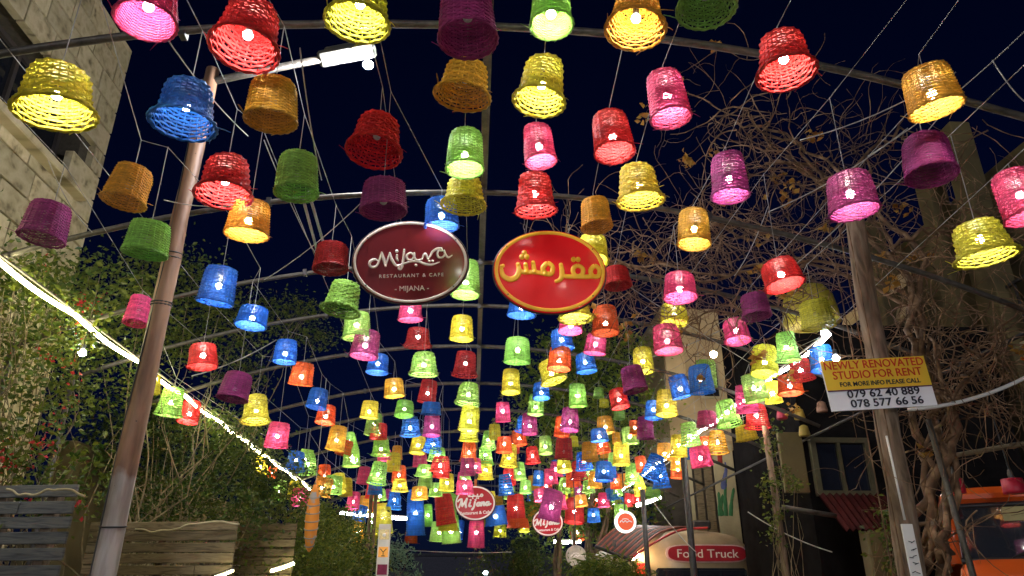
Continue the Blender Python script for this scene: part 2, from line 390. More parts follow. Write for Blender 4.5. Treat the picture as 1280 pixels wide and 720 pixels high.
mb = MB(); mb.tube([(0, 0, 0), (0, 0, .5), (0, 0, 1)], 1, 4); ME_CORD = mb.mesh('cord'); ME_CORD.materials.append(M['cord'])

# ------------------------------------------------------------ the hanging baskets: x0 x1 y0 y1 colour weave lit lean
BASKETS = """
25 118 73 160 y F 1 -10
150 221 -28 46 k C 1 -12
194 273 93 172 b F 2 -10
270 353 -8 83 r F 1 -12
310 372 93 165 o C 0 -4
411 490 -40 47 y F 1 8
437 505 136 206 r F 0 0
549 620 -28 68 p C 0 0
546 616 67 136 o F 0 0
558 604 157 222 g C 1 0
662 715 -18 46 g C 1 0
758 832 -15 54 o F 1 4
845 917 -34 22 g F 0 10
645 710 65 142 y F 1 0
654 693 151 212 k C 1 0
741 790 135 203 r C 1 2
810 859 85 159 k C 1 8
943 1015 33 109 r F 1 8
1132 1194 77 150 o C 1 10
1131 1189 163 232 p C 0 8
33 85 249 308 p C 0 -6
135 187 202 263 o C 0 -8
159 211 272 326 g C 0 -16
248 316 190 258 r F 1 -5
285 337 246 303 o C 1 -6
252 295 330 385 b C 1 -3
346 398 185 252 g C 0 -5
452 507 218 275 p C 0 -4
531 573 244 291 b C 1 0
553 608 216 267 y F 0 0
393 435 299 344 d C 0 -4
565 600 320 377 g C 1 0
643 695 212 273 r F 1 0
770 828 200 262 y F 1 3
725 763 244 292 o C 0 0
722 760 290 335 y C 1 0
888 934 188 254 p C 1 4
848 888 258 313 o C 1 0
755 788 331 363 r C 0 0
829 870 338 379 k C 1 4
1034 1092 211 276 p C 1 8
1249 1302 207 282 k C 1 6
1190 1263 271 332 y F 1 2
952 1001 321 365 r C 1 18
159 187 365 412 k C 0 -12
297 334 380 413 b C 1 -6
236 271 428 463 r C 1 -8
276 313 464 503 p C 0 -6
302 338 493 530 y F 1 -8
197 231 482 522 g F 1 -6
225 250 500 530 r C 1 -8
181 200 462 500 y C 0 -8
405 454 348 396 g F 0 -14
429 463 388 427 g C 1 -5
440 474 410 450 p C 1 -6
498 528 374 404 k C 1 0
505 540 407 437 d F 2 -3
563 592 393 428 y C 1 0
343 371 423 456 b C 1 -6
363 392 451 484 t C 1 -12
459 486 441 469 b C 1 -10
512 548 438 472 g B 1 0
566 598 437 473 d F 2 0
480 505 472 498 o C 1 -4
385 410 485 512 b C 2 0
396 420 506 531 t C 1 -5
451 473 500 524 y C 1 -4
494 517 500 522 g C 2 -6
524 546 474 505 d C 2 0
527 551 501 520 b C 0 0
570 601 477 508 g B 1 0
574 600 507 540 y C 1 0
500 526 520 546 b B 1 0
529 551 518 546 p C 1 0
333 361 527 561 k C 1 -9
410 433 531 565 o C 1 -6
457 478 516 545 g C 1 -6
463 484 528 550 r C 1 0
635 670 370 398 b C 1 0
698 741 372 400 y F 1 4
699 728 394 417 k C 1 0
688 716 410 441 b C 1 4
740 773 380 421 t C 2 3
731 758 416 445 k C 1 4
685 714 432 465 t C 1 3
672 705 448 481 y F 1 18
719 745 440 468 b C 1 2
631 663 420 457 g C 1 2
627 650 460 494 y C 1 2
666 687 478 500 b C 1 2
660 680 492 520 g C 1 2
711 733 479 510 g C 1 2
762 785 485 512 r C 1 4
776 806 456 492 p C 0 14
791 816 433 468 y C 1 2
826 859 377 409 y C 1 3
817 851 404 444 k C 1 3
904 936 397 431 k C 1 5
926 961 364 401 p C 0 5
837 862 467 499 b C 1 18
867 896 449 486 g C 0 0
861 891 455 494 b C 2 0
820 846 487 521 y C 1 4
806 828 500 525 b C 1 2
940 972 430 472 y C 1 3
928 957 466 504 g C 1 3
919 946 480 518 k C 1 3
893 925 499 534 g B 1 10
871 896 513 535 k C 0 5
701 724 509 540 p C 1 2
652 672 515 545 p C 1 2
746 767 520 543 o C 1 2
619 638 500 530 k C 1 0
930 962 505 537 r B 1 3
611 626 526 554 y C 0 0
644 665 520 541 b B 1 0
693 712 520 547 t C 1 0
849 875 528 558 g B 1 4
968 998 413 454 g F 1 10
1012 1042 431 466 b C 1 8
985 1016 446 478 d F 2 14
972 1002 467 495 t C 1 4
955 976 474 507 y C 1 12
1000 1040 372 415 y C 0 8
919 945 530 552 y C 0 5
357 383 564 589 b F 2 -4
373 397 568 594 g B 1 0
397 414 581 604 t C 1 -5
414 433 592 616 y C 1 0
424 441 598 620 y C 0 0
421 441 550 570 t C 0 -5
464 489 547 570 g F 2 -2
472 490 562 577 k C 1 0
483 501 566 590 y C 0 0
490 503 556 576 o C 0 0
447 463 583 606 k C 0 -2
460 470 589 606 g C 0 0
460 478 600 619 b C 0 -4
490 508 582 603 t C 1 0
489 511 598 615 y B 1 0
513 532 545 568 y C 1 0
529 554 544 566 b B 1 0
516 534 565 584 k C 0 -4
534 559 559 577 g B 1 0
537 564 572 588 r B 1 0
519 541 580 597 g B 1 0
523 541 591 610 g C 0 0
542 562 579 598 r C 1 0
549 568 592 614 y C 1 0
536 553 603 621 g C 1 0
514 535 608 625 o C 1 0
574 599 527 553 y B 1 0
601 620 539 562 g B 1 0
575 597 552 578 t F 1 4
575 594 572 595 p C 2 0
597 617 558 582 g B 1 0
597 617 577 600 y B 1 0
573 590 592 605 g B 1 0
570 592 600 618 k C 1 0
640 658 537 558 t C 1 2
634 650 543 568 d C 2 0
625 648 555 584 y F 1 2
673 690 543 570 g C 1 0
656 675 558 580 r F 1 0
641 657 578 600 g C 1 0
629 645 583 608 r C 1 2
622 642 592 620 b B 1 4
666 680 588 607 b C 1 0
680 697 585 606 k C 1 0
697 714 597 616 g B 1 0
687 706 575 595 b B 1 2
694 716 547 575 d C 0 0
696 714 574 590 y C 1 0
727 747 552 577 o C 0 0
718 741 565 588 b B 1 4
738 760 535 553 b C 1 2
766 787 553 582 y C 1 4
760 780 565 583 g C 1 4
777 798 533 556 g C 1 4
796 817 520 550 p C 0 4
786 800 524 546 t C 1 4
744 766 577 602 b C 1 2
753 770 573 600 p C 1 2
712 734 576 600 d F 2 2
735 753 590 610 o C 1 2
727 744 598 616 g B 1 2
794 809 570 590 t C 1 8
780 800 580 605 g B 1 2
790 806 590 612 y F 1 2
804 830 567 600 b F 1 -18
814 837 580 611 b B 1 10
821 840 553 576 o C 1 3
838 859 543 572 y C 1 3
838 856 570 602 t C 1 4
838 856 566 588 o C 1 4
884 910 538 568 o B 1 3
875 888 543 565 t C 1 3
862 889 557 585 k C 1 3
857 869 556 576 b C 0 3
773 786 590 612 o C 0 2
763 777 592 612 t C 1 2
660 674 592 615 o C 0 0
434 450 615 637 k C 1 -2
449 462 620 636 o C 0 -2
461 475 624 640 t C 0 0
466 484 611 626 g B 1 0
484 502 613 633 b F 1 0
481 491 611 625 p C 0 0
617 629 612 643 o C 0 0
629 645 606 624 g B 1 0
648 662 652 665 y C 1 0
676 690 598 616 r C 1 0
701 710 615 643 t C 0 0
706 719 610 627 y C 1 0
714 729 621 636 y C 1 0
717 730 606 622 p C 1 0
731 741 617 631 g C 1 0
740 751 618 634 t C 1 0
747 762 616 634 k C 1 0
734 750 635 653 b C 1 0
757 772 610 625 b C 0 0
763 778 608 620 g C 1 0
761 773 624 634 g C 1 0
772 782 620 637 b C 0 0
780 792 616 634 d C 1 0
790 804 617 629 r C 1 0
792 807 601 620 y C 1 0
763 776 632 643 o C 1 0
659 669 613 627 b C 1 0
667 683 611 627 k C 1 0
807 826 611 623 g C 0 -14
341 358 600 625 g C 1 0
360 378 600 625 y C 0 -4
364 386 610 633 k C 1 0
318 336 568 593 y B 1 0
335 346 579 602 t C 1 0
742 755 484 498 g C 0 6
749 761 495 510 y C 0 4
767 781 511 525 g C 0 6
712 723 545 559 y C 0 8
750 764 548 578 o C 0 -6
765 776 540 556 o C 0 6
468 490 630 667 y X 1 0
459 470 640 666 g X 1 0
440 456 648 679 o X 1 0
467 484 664 681 y X 0 0
508 531 616 669 b X 1 0
506 522 664 679 t X 0 0
529 541 630 659 g X 1 0
544 568 618 656 r X 0 0
548 571 617 646 g X 1 0
548 572 648 664 y X 0 0
538 560 653 677 g X 1 0
552 575 645 679 g X 1 0
570 580 650 675 b X 1 0
585 606 650 684 k X 1 0
590 607 646 659 y X 1 0
606 633 632 657 b X 1 0
617 633 653 671 y X 1 0
633 656 618 651 r X 1 0
634 661 648 660 t X 0 0
676 703 612 651 p X 1 0
660 677 626 652 o X 0 0
706 730 623 654 d X 1 0
712 731 650 675 t X 1 0
"""
WID = {'F': .34, 'C': .27, 'B': .32, 'X': .42}
TIES = []
def side_phrase(x):
    if x < -2.2: return 'above the fences'
    if x < -.75: return 'on fence side'
    if x < .8: return 'near ridge bar'
    if x < 2.2: return 'on vine side'
    return 'among the vines'
def arch_short(i):
    return ['well behind street lamp', 'two arches before street lamp', 'one arch before street lamp', 'at street lamp arch'][i] if i < 4 else ORD[i-4] + ' arch past street lamp'
BASK = []
def near_arch(Y): return min(range(len(ARCH_Y)), key=lambda i: abs(ARCH_Y[i]-Y))
def basket(base, W, H, c, ty, lit, rot, idx, far, wpx):
    rnd = random.Random(1000+idx)
    i = near_arch(base.y); st = {'1': 'lit', '2': 'dimly lit', '0': 'unlit'}[lit]
    kind = {'F': 'flared', 'C': 'straight-sided', 'B': 'bell-shaped', 'X': 'tall'}[ty]
    t = thing('wicker_basket', '%s %s %s wicker basket, %s, %s' % (st, CNAME[c], kind, arch_short(i), side_phrase(base.x)), 'basket',
              base, 'wicker baskets hung under the pipe arches', world=False)
    c3 = [min(1, v*rnd.uniform(.88, 1.08)) for v in COL[c]] + [1]
    key = ty if (ty == 'X' or not far) else ty.lower()
    rz = rnd.uniform(0, 6.28)
    E0 = Euler(rot); Rm = E0.to_matrix() @ Matrix.Rotation(rz, 3, 'Z'); er = Rm.to_euler()
    inst('weave', rnd.choice(WV[key]), t, (0, 0, 0), er, (W, W, H), c3)
    if wpx > 11: inst('rim', rnd.choice(RIM[ty]), t, (0, 0, 0), er, (W, W, max(W*.9, .2)), c3)
    ax = E0.to_matrix() @ Vector((0, 0, 1))
    hb = H*rnd.uniform(.36, .56)
    inst('light_bulb', ME_BULB[lit], t, ax*hb, (0, 0, 0), (1.7,)*3 if ty == 'X' else (1, 1, 1))
    if wpx > 14: inst('bulb_holder', ME_HOLD, t, ax*(hb+.024), E0, (1, 1, H-hb-.024))
    top = base + ax*H; tie = Vector((top.x, top.y, roof(top.x)-.03))
    L = max(.03, tie.z-top.z+.01)
    inst('cord', ME_CORD, t, ax*H*.985, (0, 0, 0), (.0026, .0026, L))
    TIES.append(tie); BASK.append((t, base.copy(), c, W))
    return t
rows = [l.split() for l in BASKETS.strip().splitlines()]
for idx, l in enumerate(rows):
    x0, x1, y0, y1 = map(float, l[:4]); c, ty, lit, lean = l[4], l[5], l[6], float(l[7])
    cx, cyy, wpx = (x0+x1)/2, (y0+y1)/2, x1-x0
    W = WID[ty]; d = FPX*W/wpx
    for it in range(40):        # real size first; if that would put it above the arches, it is a smaller basket nearer by
        p = pD(cx, cyy, d); W = wpx*d/FPX
        e = math.atan2(p.z-CAM.z, math.hypot(p.x, p.y))
        rt = .84 if ty in 'CX' else .68
        Hb = (y1-y0)*d/FPX
        H = (Hb - .5*W*(1+rt)*math.sin(e)*.92)/math.cos(e)
        lo, hi = (.62, 1.25) if ty != 'X' else (.4, 2.2)
        H = min(max(H, lo*W), hi*W)
        if p.z + H*.5 < roof(p.x) - .10 and not (ty != 'X' and abs(p.x) > 4.0): break
        d *= .985
    nat = math.degrees(math.atan2(cx-640, cyy+1817)); rnd = random.Random(idx*3+1)
    ext = (lean-nat) if abs(lean) >= 12 else rnd.gauss(0, 4.2)
    rot = (R_(rnd.gauss(0, 4)), -R_(ext), 0)
    ax = Euler(rot).to_matrix() @ Vector((0, 0, 1))
    basket(p - ax*(H*.5), W, H, c, ty, lit, rot, idx, wpx < 30, wpx)
# more of the small far ones, close packed towards the end of the street
rf_ = random.Random(55)
for k in range(34):
    Y = rf_.choice(ARCH_Y[8:13])+rf_.uniform(-.35, .35); x = rf_.uniform(-2.9, 3.3); W_ = rf_.uniform(.26, .34); ty = rf_.choice('CCFB')
    H_ = W_*rf_.uniform(.85, 1.1); zb = roof(x)-H_-rf_.uniform(.15, .95)
    basket(Vector((x, Y, zb)), W_, H_, rf_.choice('yygggbbrktkop'), ty, rf_.choice('11112'), (R_(rf_.gauss(0, 4)), R_(rf_.gauss(0, 5)), 0), 400+k, True, 20)
# rows continued unseen overhead and behind the camera, added to light the fronts
rb = random.Random(77)
for k in range(26):
    Y = [-1.6, .9, 1.5, -.4][k % 4] + rb.uniform(-.3, .3); x = -3.2 + 6.4*(k+.5)/26 + rb.uniform(-.2, .2)
    H = .28; basket(Vector((x, Y, roof(x)-rb.uniform(.45, .7))), .30, H, 'yrgkobtpg'[k % 9], 'CF'[k % 2], '1', (0, R_(rb.gauss(0, 3)), 0), 700+k, False, 40)
# baskets that look alike under one arch: tell them apart by size or by the neighbour they hang beside
from collections import defaultdict
byl = defaultdict(list)
for q in BASK: byl[q[0]['label']].append(q)
for lb, qs in byl.items():
    if len(qs) < 2: continue
    for q in qs:
        others = sorted((o for o in BASK if o is not q and o[2] != q[2] and o[1].z > 0), key=lambda o: (o[1]-q[1]).length)
        o = others[0]; dz = o[1].z-q[1].z
        rel = 'under a' if dz > .22 else 'above a' if dz < -.22 else 'beside a'
        cn = CNAME[o[2]]; head = lb.rsplit(', ', 1)[0]
        q[0]['label'] = head+', '+(rel+('n ' if cn[0] == 'o' else ' ')+cn+' one')
byl = defaultdict(list)
for q in BASK: byl[q[0]['label']].append(q)
for lb, qs in byl.items():
    if len(qs) == 2 and abs(qs[0][3]-qs[1][3]) > .025:
        for q in qs: q[0]['label'] = ('larger ' if q[3] == max(qs[0][3], qs[1][3]) else 'smaller ')+lb
# wires along the street that the cords are tied to
lanes = {}
for t in TIES: lanes.setdefault(round(t.x/.42), []).append(t)
for k, ts in sorted(lanes.items()):
    xs = k*.42; ts = sorted(ts, key=lambda v: v.y); pts = []
    keep = []
    for t in ts:
        if keep and t.y-keep[-1].y < .06: continue
        keep.append(t)
    a, b = max(-1.6, keep[0].y-1.0), min(22.0, keep[-1].y+1.0)
    if b-a < 1.5: continue
    pts = [Vector((xs, a, roof(xs)-.024))] + [Vector((t.x, t.y, roof(t.x)-.028)) for t in keep] + [Vector((xs, b, roof(xs)-.024))]
    o = MB().tube(pts, .0026, 4).build('wire', M['cord'])
    tag(o, 'thin grey wire running under the pipe arches %s' % ('over the plank fence' if xs < -1.9 else 'near the ridge bar' if xs < 1.6 else 'towards the bare vines'), 'wire', 'wires carrying the baskets')

# ------------------------------------------------------------ lettering helpers
def text_obj(name, body, size, m, parent, loc, rot, extr=.003, sx=1.0, align='CENTER', spacing=1.0, bold=0.0):
    cu = bpy.data.curves.new(name, 'FONT'); cu.body = body; cu.size = size; cu.align_x = align; cu.align_y = 'CENTER'
    cu.extrude = extr; cu.space_character = spacing; cu.offset = bold; cu.resolution_u = 3
    tmp = bpy.data.objects.new('tmp_text', cu); col.objects.link(tmp)
    dg = bpy.context.evaluated_depsgraph_get()
    me = bpy.data.meshes.new_from_object(tmp.evaluated_get(dg)); bpy.data.objects.remove(tmp); bpy.data.curves.remove(cu)
    me.materials.clear(); me.materials.append(m); me.name = name
    o = bpy.data.objects.new(name, me); col.objects.link(o); o.parent = parent
    o.location = loc; o.rotation_euler = rot; o.scale = (sx, 1, 1)
    return o
def strokes(name, sts, m, parent, conv, y, k=6):
    # sts: list of (points, width, closed); conv maps sketch units to local x,z in metres
    mb = MB()
    for j, (pts, wd, closed) in enumerate(sts):
        P = smoothpts([Vector((*conv(*p),))for p in [(a, b) for a, b in pts]] if False else [Vector((conv(a, b)[0], y-.0004*j, conv(a, b)[1])) for a, b in pts], k, closed)
        n = len(P)
        for e_, r_ in ((P[0], wd[0] if isinstance(wd, (list, tuple)) else wd), (P[-1], wd[-1] if isinstance(wd, (list, tuple)) else wd)):
            if closed: break
            mb.lathe([(max(1e-4, r_*math.sin(math.pi*i/6)), 0) for i in range(0)] or [(1e-4, 0)], 3, e_) if False else mb.add([e_+Vector((r_*math.cos(g), sg*r_*.22, r_*math.sin(g))) for sg in (-1, 1) for g in [2*math.pi*i/12 for i in range(12)]], [tuple(range(12)), tuple(range(23, 11, -1))]+[(i, i+12, (i+1) % 12+12, (i+1) % 12) for i in range(12)])
        if isinstance(wd, (list, tuple)):
            rad = []
            for i in range(n):
                u = i/(n-1)*(len(wd)-1); q = min(int(u), len(wd)-2); rad.append(wd[q]+(wd[q+1]-wd[q])*(u-q))
        else: rad = [wd]*n
        mb.tube(P, rad, 6, not closed, flat=Vector((0, 1, 0)))
    return mb.build(name, m, parent, True)
def ellipse(a, b, n=64): return [(a*math.cos(2*math.pi*i/n), b*math.sin(2*math.pi*i/n)) for i in range(n)]
def oval_board(t, a, b, face, edge, th=.03, band=.03):
    MB().prism(ellipse(a, b), 'y', -th/2, th/2).build('panel', face, t)
    pts = [(x, -th/2-.002, z) for x, z in ellipse(a-band*.6, b-band*.6, 72)]
    pts.append(pts[0])
    MB().tube(pts, band*.42, 8, False, flat=Vector((0, 1, 0))).build('border', edge, t, True)
    pts = [(x, 0, z) for x, z in ellipse(a+.004, b+.004, 72)]; pts.append(pts[0])
    MB().tube(pts, .008, 6, False).build('edge_trim', M['steel_dark'], t, True)
    for g in (.6, 2.5, 3.8, 5.6):
        sc_ = MB(); sc_.prism([(a*.955*math.cos(g)+.006*math.cos(q), b*.955*math.sin(g)+.006*math.sin(q)) for q in [k*.785 for k in range(8)]], 'y', -th/2-.010, -th/2-.004); sc_.build('screw', M['pipe'], t)
def chain(t, x, z0, z1):
    c = MB(); n = max(2, int((z1-z0)/.045))
    for i in range(n):
        zc = z0+(z1-z0)*(i+.5)/n; h = (z1-z0)/n*.62
        el = [(math.cos(g)*.009, math.sin(g)*h) for g in [2*math.pi*q/10 for q in range(11)]]
        pts = [(x+u, 0, zc+v) if i % 2 else (x, u, zc+v) for u, v in el]
        c.tube(pts, .0028, 4, False)
    c.build('chain', M['pipe'], t)

# ------------------------------------------------------------ maroon oval sign
SY = 5.32
def sign_at(px, py, Y): return pY(px, py, Y)
ctr = sign_at(513.5, 328, SY); lft, rgt = pY(442, 328, SY), pY(585.5, 328, SY)
a = (rgt.x-lft.x)/2; b = (pY(513, 277, SY).z - pY(513, 379, SY).z)/2
t = thing('oval_sign', 'maroon oval restaurant sign with cream border and script lettering', 'sign', ctr, world=False, rot=(0, R_(-2), R_(2)))
oval_board(t, a, b, M['maroon'], M['cream_letter'], .03, .026)
s6 = 2*a/850.0
def cv(x, y): return ((x-505)*s6, (350-y)*s6)
ln = .0115
S = [
 ([(262, 345), (240, 335), (212, 350), (205, 380), (225, 400), (255, 390), (275, 345), (290, 280)], [.6, 1.3, 1.7, 1.6, 1.2, 1.2, 1.1, .9], 0),
 ([(290, 278), (305, 330), (322, 388)], [.9, 1.6, 1.2], 0),
 ([(322, 388), (336, 335), (350, 283)], [.9, .9, .8], 0),
 ([(350, 282), (368, 340), (398, 385), (420, 380)], [.9, 1.6, 1.3, .8], 0),
 ([(404, 300), (403, 330), (412, 345)], [1.1, 1.2, .8], 0), ([(401, 266), (401, 270)], 1.5, 0),
 ([(455, 258), (452, 320), (446, 380), (432, 415), (418, 408), (424, 385), (455, 370), (510, 352), (560, 352), (610, 372), (660, 378), (718, 356)], [1.1, 1.2, 1.3, 1.2, 1.1, 1.0, 1.0, 1.1, 1.3, 1.4, 1.2, .4], 0),
 ([(530, 305), (505, 282), (478, 300), (482, 335), (510, 340), (528, 310)], [1.0, 1.1, 1.3, 1.1, .9, .8], 0),
 ([(530, 285), (533, 320), (550, 342), (590, 332)], [1.1, 1.2, 1.0, .7], 0),
 ([(590, 332), (600, 300), (612, 288), (622, 305), (632, 332)], [.7, 1.0, 1.2, 1.2, 1.0], 0),
 ([(632, 332), (650, 305), (668, 270), (700, 248), (730, 246)], [.8, 1.0, 1.3, 1.6, 1.5], 0),
 ([(730, 246), (735, 262), (712, 262), (700, 290), (712, 318), (740, 318), (758, 290), (752, 268)], [1.4, 1.2, 1.0, 1.2, 1.2, 1.0, .9, .9], 0),
 ([(752, 262), (765, 300), (785, 318), (812, 300)], [1.0, 1.2, 1.1, .4], 0),
 ([(640, 348), (644, 350)], 1.1, 0), ([(665, 348), (669, 350)], 1.1, 0), ([(544, 382), (546, 385)], 1.3, 0)]
strokes('script_lettering', [(p, [v*7.2*s6 for v in wd] if isinstance(wd, list) else wd*7.2*s6, c) for p, wd, c in S], M['cream_letter'], t, cv, -.020)
text_obj('lettering', 'RESTAURANT & CAFE', .040, M['cream_letter'], t, (*[cv(512, 465)[0]], -.017, cv(512, 465)[1]), (math.pi/2, R_(-2), 0), spacing=1.35)
text_obj('lettering', '- MIJANA -', .058, M['cream_letter'], t, (cv(517, 568)[0], -.017, cv(517, 568)[1]), (math.pi/2, R_(-2), 0))
for dx in (-.12, .16): chain(t, dx, b*.96, roof(ctr.x)-ctr.z)
# ------------------------------------------------------------ red oval sign
ctr = sign_at(687, 340, SY); a = (pY(757, 340, SY).x-pY(617.5, 340, SY).x)/2; b = (pY(687, 289, SY).z-pY(687, 391, SY).z)/2
t = thing('oval_sign', 'bright red oval sign with yellow border and yellow Arabic lettering', 'sign', ctr, world=False, rot=(0, R_(-1), R_(1)))
oval_board(t, a, b, M['signred'], M['signyellow'], .05, .034)
s5 = 2*a/765.0
def cv2(x, y): return ((x-480)*s5, (388-y)*s5)
S = [
 ([(790, 350), (820, 380), (808, 425), (770, 425), (758, 385)], 1.25, 1),
 ([(765, 428), (720, 432), (640, 432), (585, 430), (565, 415), (556, 345)], [1.3, 1.3, 1.3, 1.3, 1.3, 1.1], 0),
 ([(672, 350), (705, 372), (700, 412), (670, 428), (642, 412), (640, 372)], 1.2, 1),
 ([(556, 345), (562, 400), (550, 450), (518, 468)], [1.1, 1.4, 1.3, .9], 0),
 ([(465, 335), (497, 362), (488, 410), (450, 412), (430, 375)], 1.35, 1),
 ([(445, 414), (400, 405), (360, 402), (300, 404), (270, 390)], 1.3, 0),
 ([(372, 400), (366, 330)], [1.3, 1.1], 0), ([(318, 402), (314, 345)], [1.3, 1.1], 0),
 ([(262, 345), (268, 395), (250, 440), (205, 458), (160, 430), (148, 375)], [1.1, 1.4, 1.6, 1.6, 1.4, .9], 0),
 ([(150, 362), (160, 358)], 1.0, 0),
 ([(308, 258), (308, 264)], 1.35, 0), ([(289, 287), (289, 293)], 1.35, 0), ([(324, 287), (324, 293)], 1.35, 0),
 ([(644, 303), (644, 308)], 1.25, 0), ([(676, 303), (676, 308)], 1.25, 0)]
strokes('script_lettering', [(p, [v*13*s5 for v in wd] if isinstance(wd, list) else wd*13*s5, c) for p, wd, c in S], M['signyellow'], t, cv2, -.030)
for dx in (-.19, .17): chain(t, dx, b*.93, roof(ctr.x)-ctr.z)

# ------------------------------------------------------------ small crimson oval signs further along
def small_sign(px, py, wpx, hpx, Y, label):
    c = pY(px, py, Y); a = (pY(px+wpx/2, py, Y).x-pY(px-wpx/2, py, Y).x)/2; b = (pY(px, py-hpx/2, Y).z-pY(px, py+hpx/2, Y).z)/2
    t = thing('oval_sign', label, 'sign', c, 'small crimson oval signs', world=False)
    oval_board(t, a, b, M['signred_s'], M['signwhite'], .06, .032)
    s = 2*a/600.0
    f = lambda x, y: ((x-410)*s, (340-y)*s)
    S = [([(295, 165), (298, 215), (310, 245)], 1, 0), ([(325, 245), (330, 200)], 1, 0), ([(310, 246), (350, 246), (400, 240), (450, 245), (490, 240)], 1, 0),
         ([(345, 205), (385, 225), (370, 246)], 1, 0), ([(440, 245), (442, 215)], 1, 0), ([(505, 210), (522, 228), (505, 245), (490, 228)], 1, 1),
         ([(330, 180), (330, 184)], 1.2, 0), ([(372, 268), (372, 271)], 1.2, 0), ([(430, 268), (430, 271)], 1.1, 0), ([(455, 268), (455, 271)], 1.1, 0)]
    strokes('script_lettering', [(p, wd*10*s, c_) for p, wd, c_ in S], M['signwhite'], t, f, -.036, 4)
    S = [([(150, 320), (175, 295), (205, 290), (190, 350), (170, 405)], 1.2, 0), ([(205, 290), (218, 385)], 1.5, 0), ([(218, 385), (285, 282)], 1.2, 0), ([(285, 282), (268, 350), (272, 400)], 1.6, 0),
         ([(335, 330), (318, 385), (345, 385)], 1.4, 0), ([(340, 298), (342, 300)], 1.4, 0),
         ([(405, 325), (390, 400), (365, 435)], 1.4, 0), ([(412, 295), (414, 297)], 1.4, 0),
         ([(480, 335), (445, 340), (435, 375), (462, 380), (480, 340)], 1.3, 0), ([(482, 335), (475, 378), (500, 370)], 1.3, 0),
         ([(510, 330), (500, 378)], 1.3, 0), ([(503, 360), (530, 328), (545, 335), (535, 375), (560, 368)], 1.3, 0),
         ([(612, 325), (580, 330), (568, 365), (595, 372), (612, 330)], 1.3, 0), ([(614, 325), (608, 368), (640, 352)], 1.3, 0)]
    strokes('script_lettering', [(p, wd*10.5*s, c_) for p, wd, c_ in S], M['signwhite'], t, f, -.037, 4)
    text_obj('lettering', 'Restaurant & Cafe', 62*s, M['signwhite'], t, (f(412, 482)[0], -.036, f(412, 482)[1]), (math.pi/2, R_(-3), 0), bold=.0015)
    MB().box((0, 0, b+.06), (.05, .04, .13)).build('bracket', mat('orange_bracket', (.6, .16, .03), .5), t)
    MB().tube([(0, 0, b+.1), (0, 0, roof(c.x)-c.z)], .006, 5).build('hanger', M['pipe'], t)
small_sign(594, 629, 50, 43, 14.66, 'small crimson oval sign with white script hung among the baskets')
small_sign(684.5, 653, 38, 34, 16.52, 'small crimson oval sign half hidden behind a tall purple basket')
# round lit sign and white disc
def round_sign(px, py, dpx, Y, label, ring, face, withtext):
    c = pY(px, py, Y); r = (pY(px+dpx/2, py, Y).x-pY(px-dpx/2, py, Y).x)/2
    t = thing('round_sign', label, 'sign', c, world=False)
    MB().prism(ellipse(r, r, 40), 'y', -.05, .05).build('light_box', ring, t)
    MB().prism(ellipse(r*.78, r*.78, 40), 'y', -.058, -.051).build('panel', face, t)
    if withtext:
        f = lambda x, y: (x*r, y*r)
        strokes('script_lettering', [([(-.55, -.05), (-.4, .1), (-.25, -.05), (-.05, .08), (.1, -.06), (.3, .06), (.55, -.02)], .05*r, 0), ([(-.3, .22), (.0, .26), (.25, .2)], .035*r, 0)], M['signwhite'], t, f, -.062, 4)
    MB().tube([(0, 0, r*.9), (0, 0, roof(c.x)-c.z)], .01, 6).build('hanger', M['steel_dark'], t)
    return t
round_sign(781.5, 652.5, 26, 13.2, 'glowing round sign with white rim and orange red face', emis('sign_white_lit', (1, .96, .9), .6), mat('sign_orange_lit', (.7, .10, .04), .4, .05, emit=(1, .16, .06), estr=.16), True)
round_sign(720, 695, 25, 15.6, 'plain pale round board beside the dark hedge', mat('disc_rim', (.5, .45, .4), .5), mat('disc_face', (.55, .50, .42), .5), True)

# ------------------------------------------------------------ studio for rent board on the pole
RC = [pY(1027, 453, 4.66), pY(1155, 444.5, 4.66), pY(1170, 507.5, 4.66), pY(1037, 514, 4.66)]
c = (RC[0]+RC[1]+RC[2]+RC[3])/4; ux = ((RC[1]-RC[0])+(RC[2]-RC[3]))/2; uz = ((RC[0]-RC[3])+(RC[1]-RC[2]))/2
W, H = ux.length, uz.length; ang = math.atan2(ux.z, ux.x)
t = thing('rental_board', 'yellow and white studio for rent board tied to the leaning wooden pole', 'sign', c, world=False, rot=(0, -ang, 0))
MB().bbox((0, 0, 0), (W, .012, H), .002).build('board', mat('board_white', (.86, .86, .90), .35, .03), t)
yz = H*.5-H*.60/2
MB().box((0, -.0085, yz), (W*.995, .004, H*.595)).build('yellow_panel', mat('board_yellow', (.86, .56, .05), .35, .06, 6), t)
MB().box((0, -.0095, H*.5-H*.608), (W*.99, .005, H*.022)).build('stripe', mat('board_purple', (.10, .02, .08), .4), t)
rd = mat('board_red', (.62, .03, .015), .4, .05); bk = mat('board_ink', (.02, .02, .035), .4, .05)
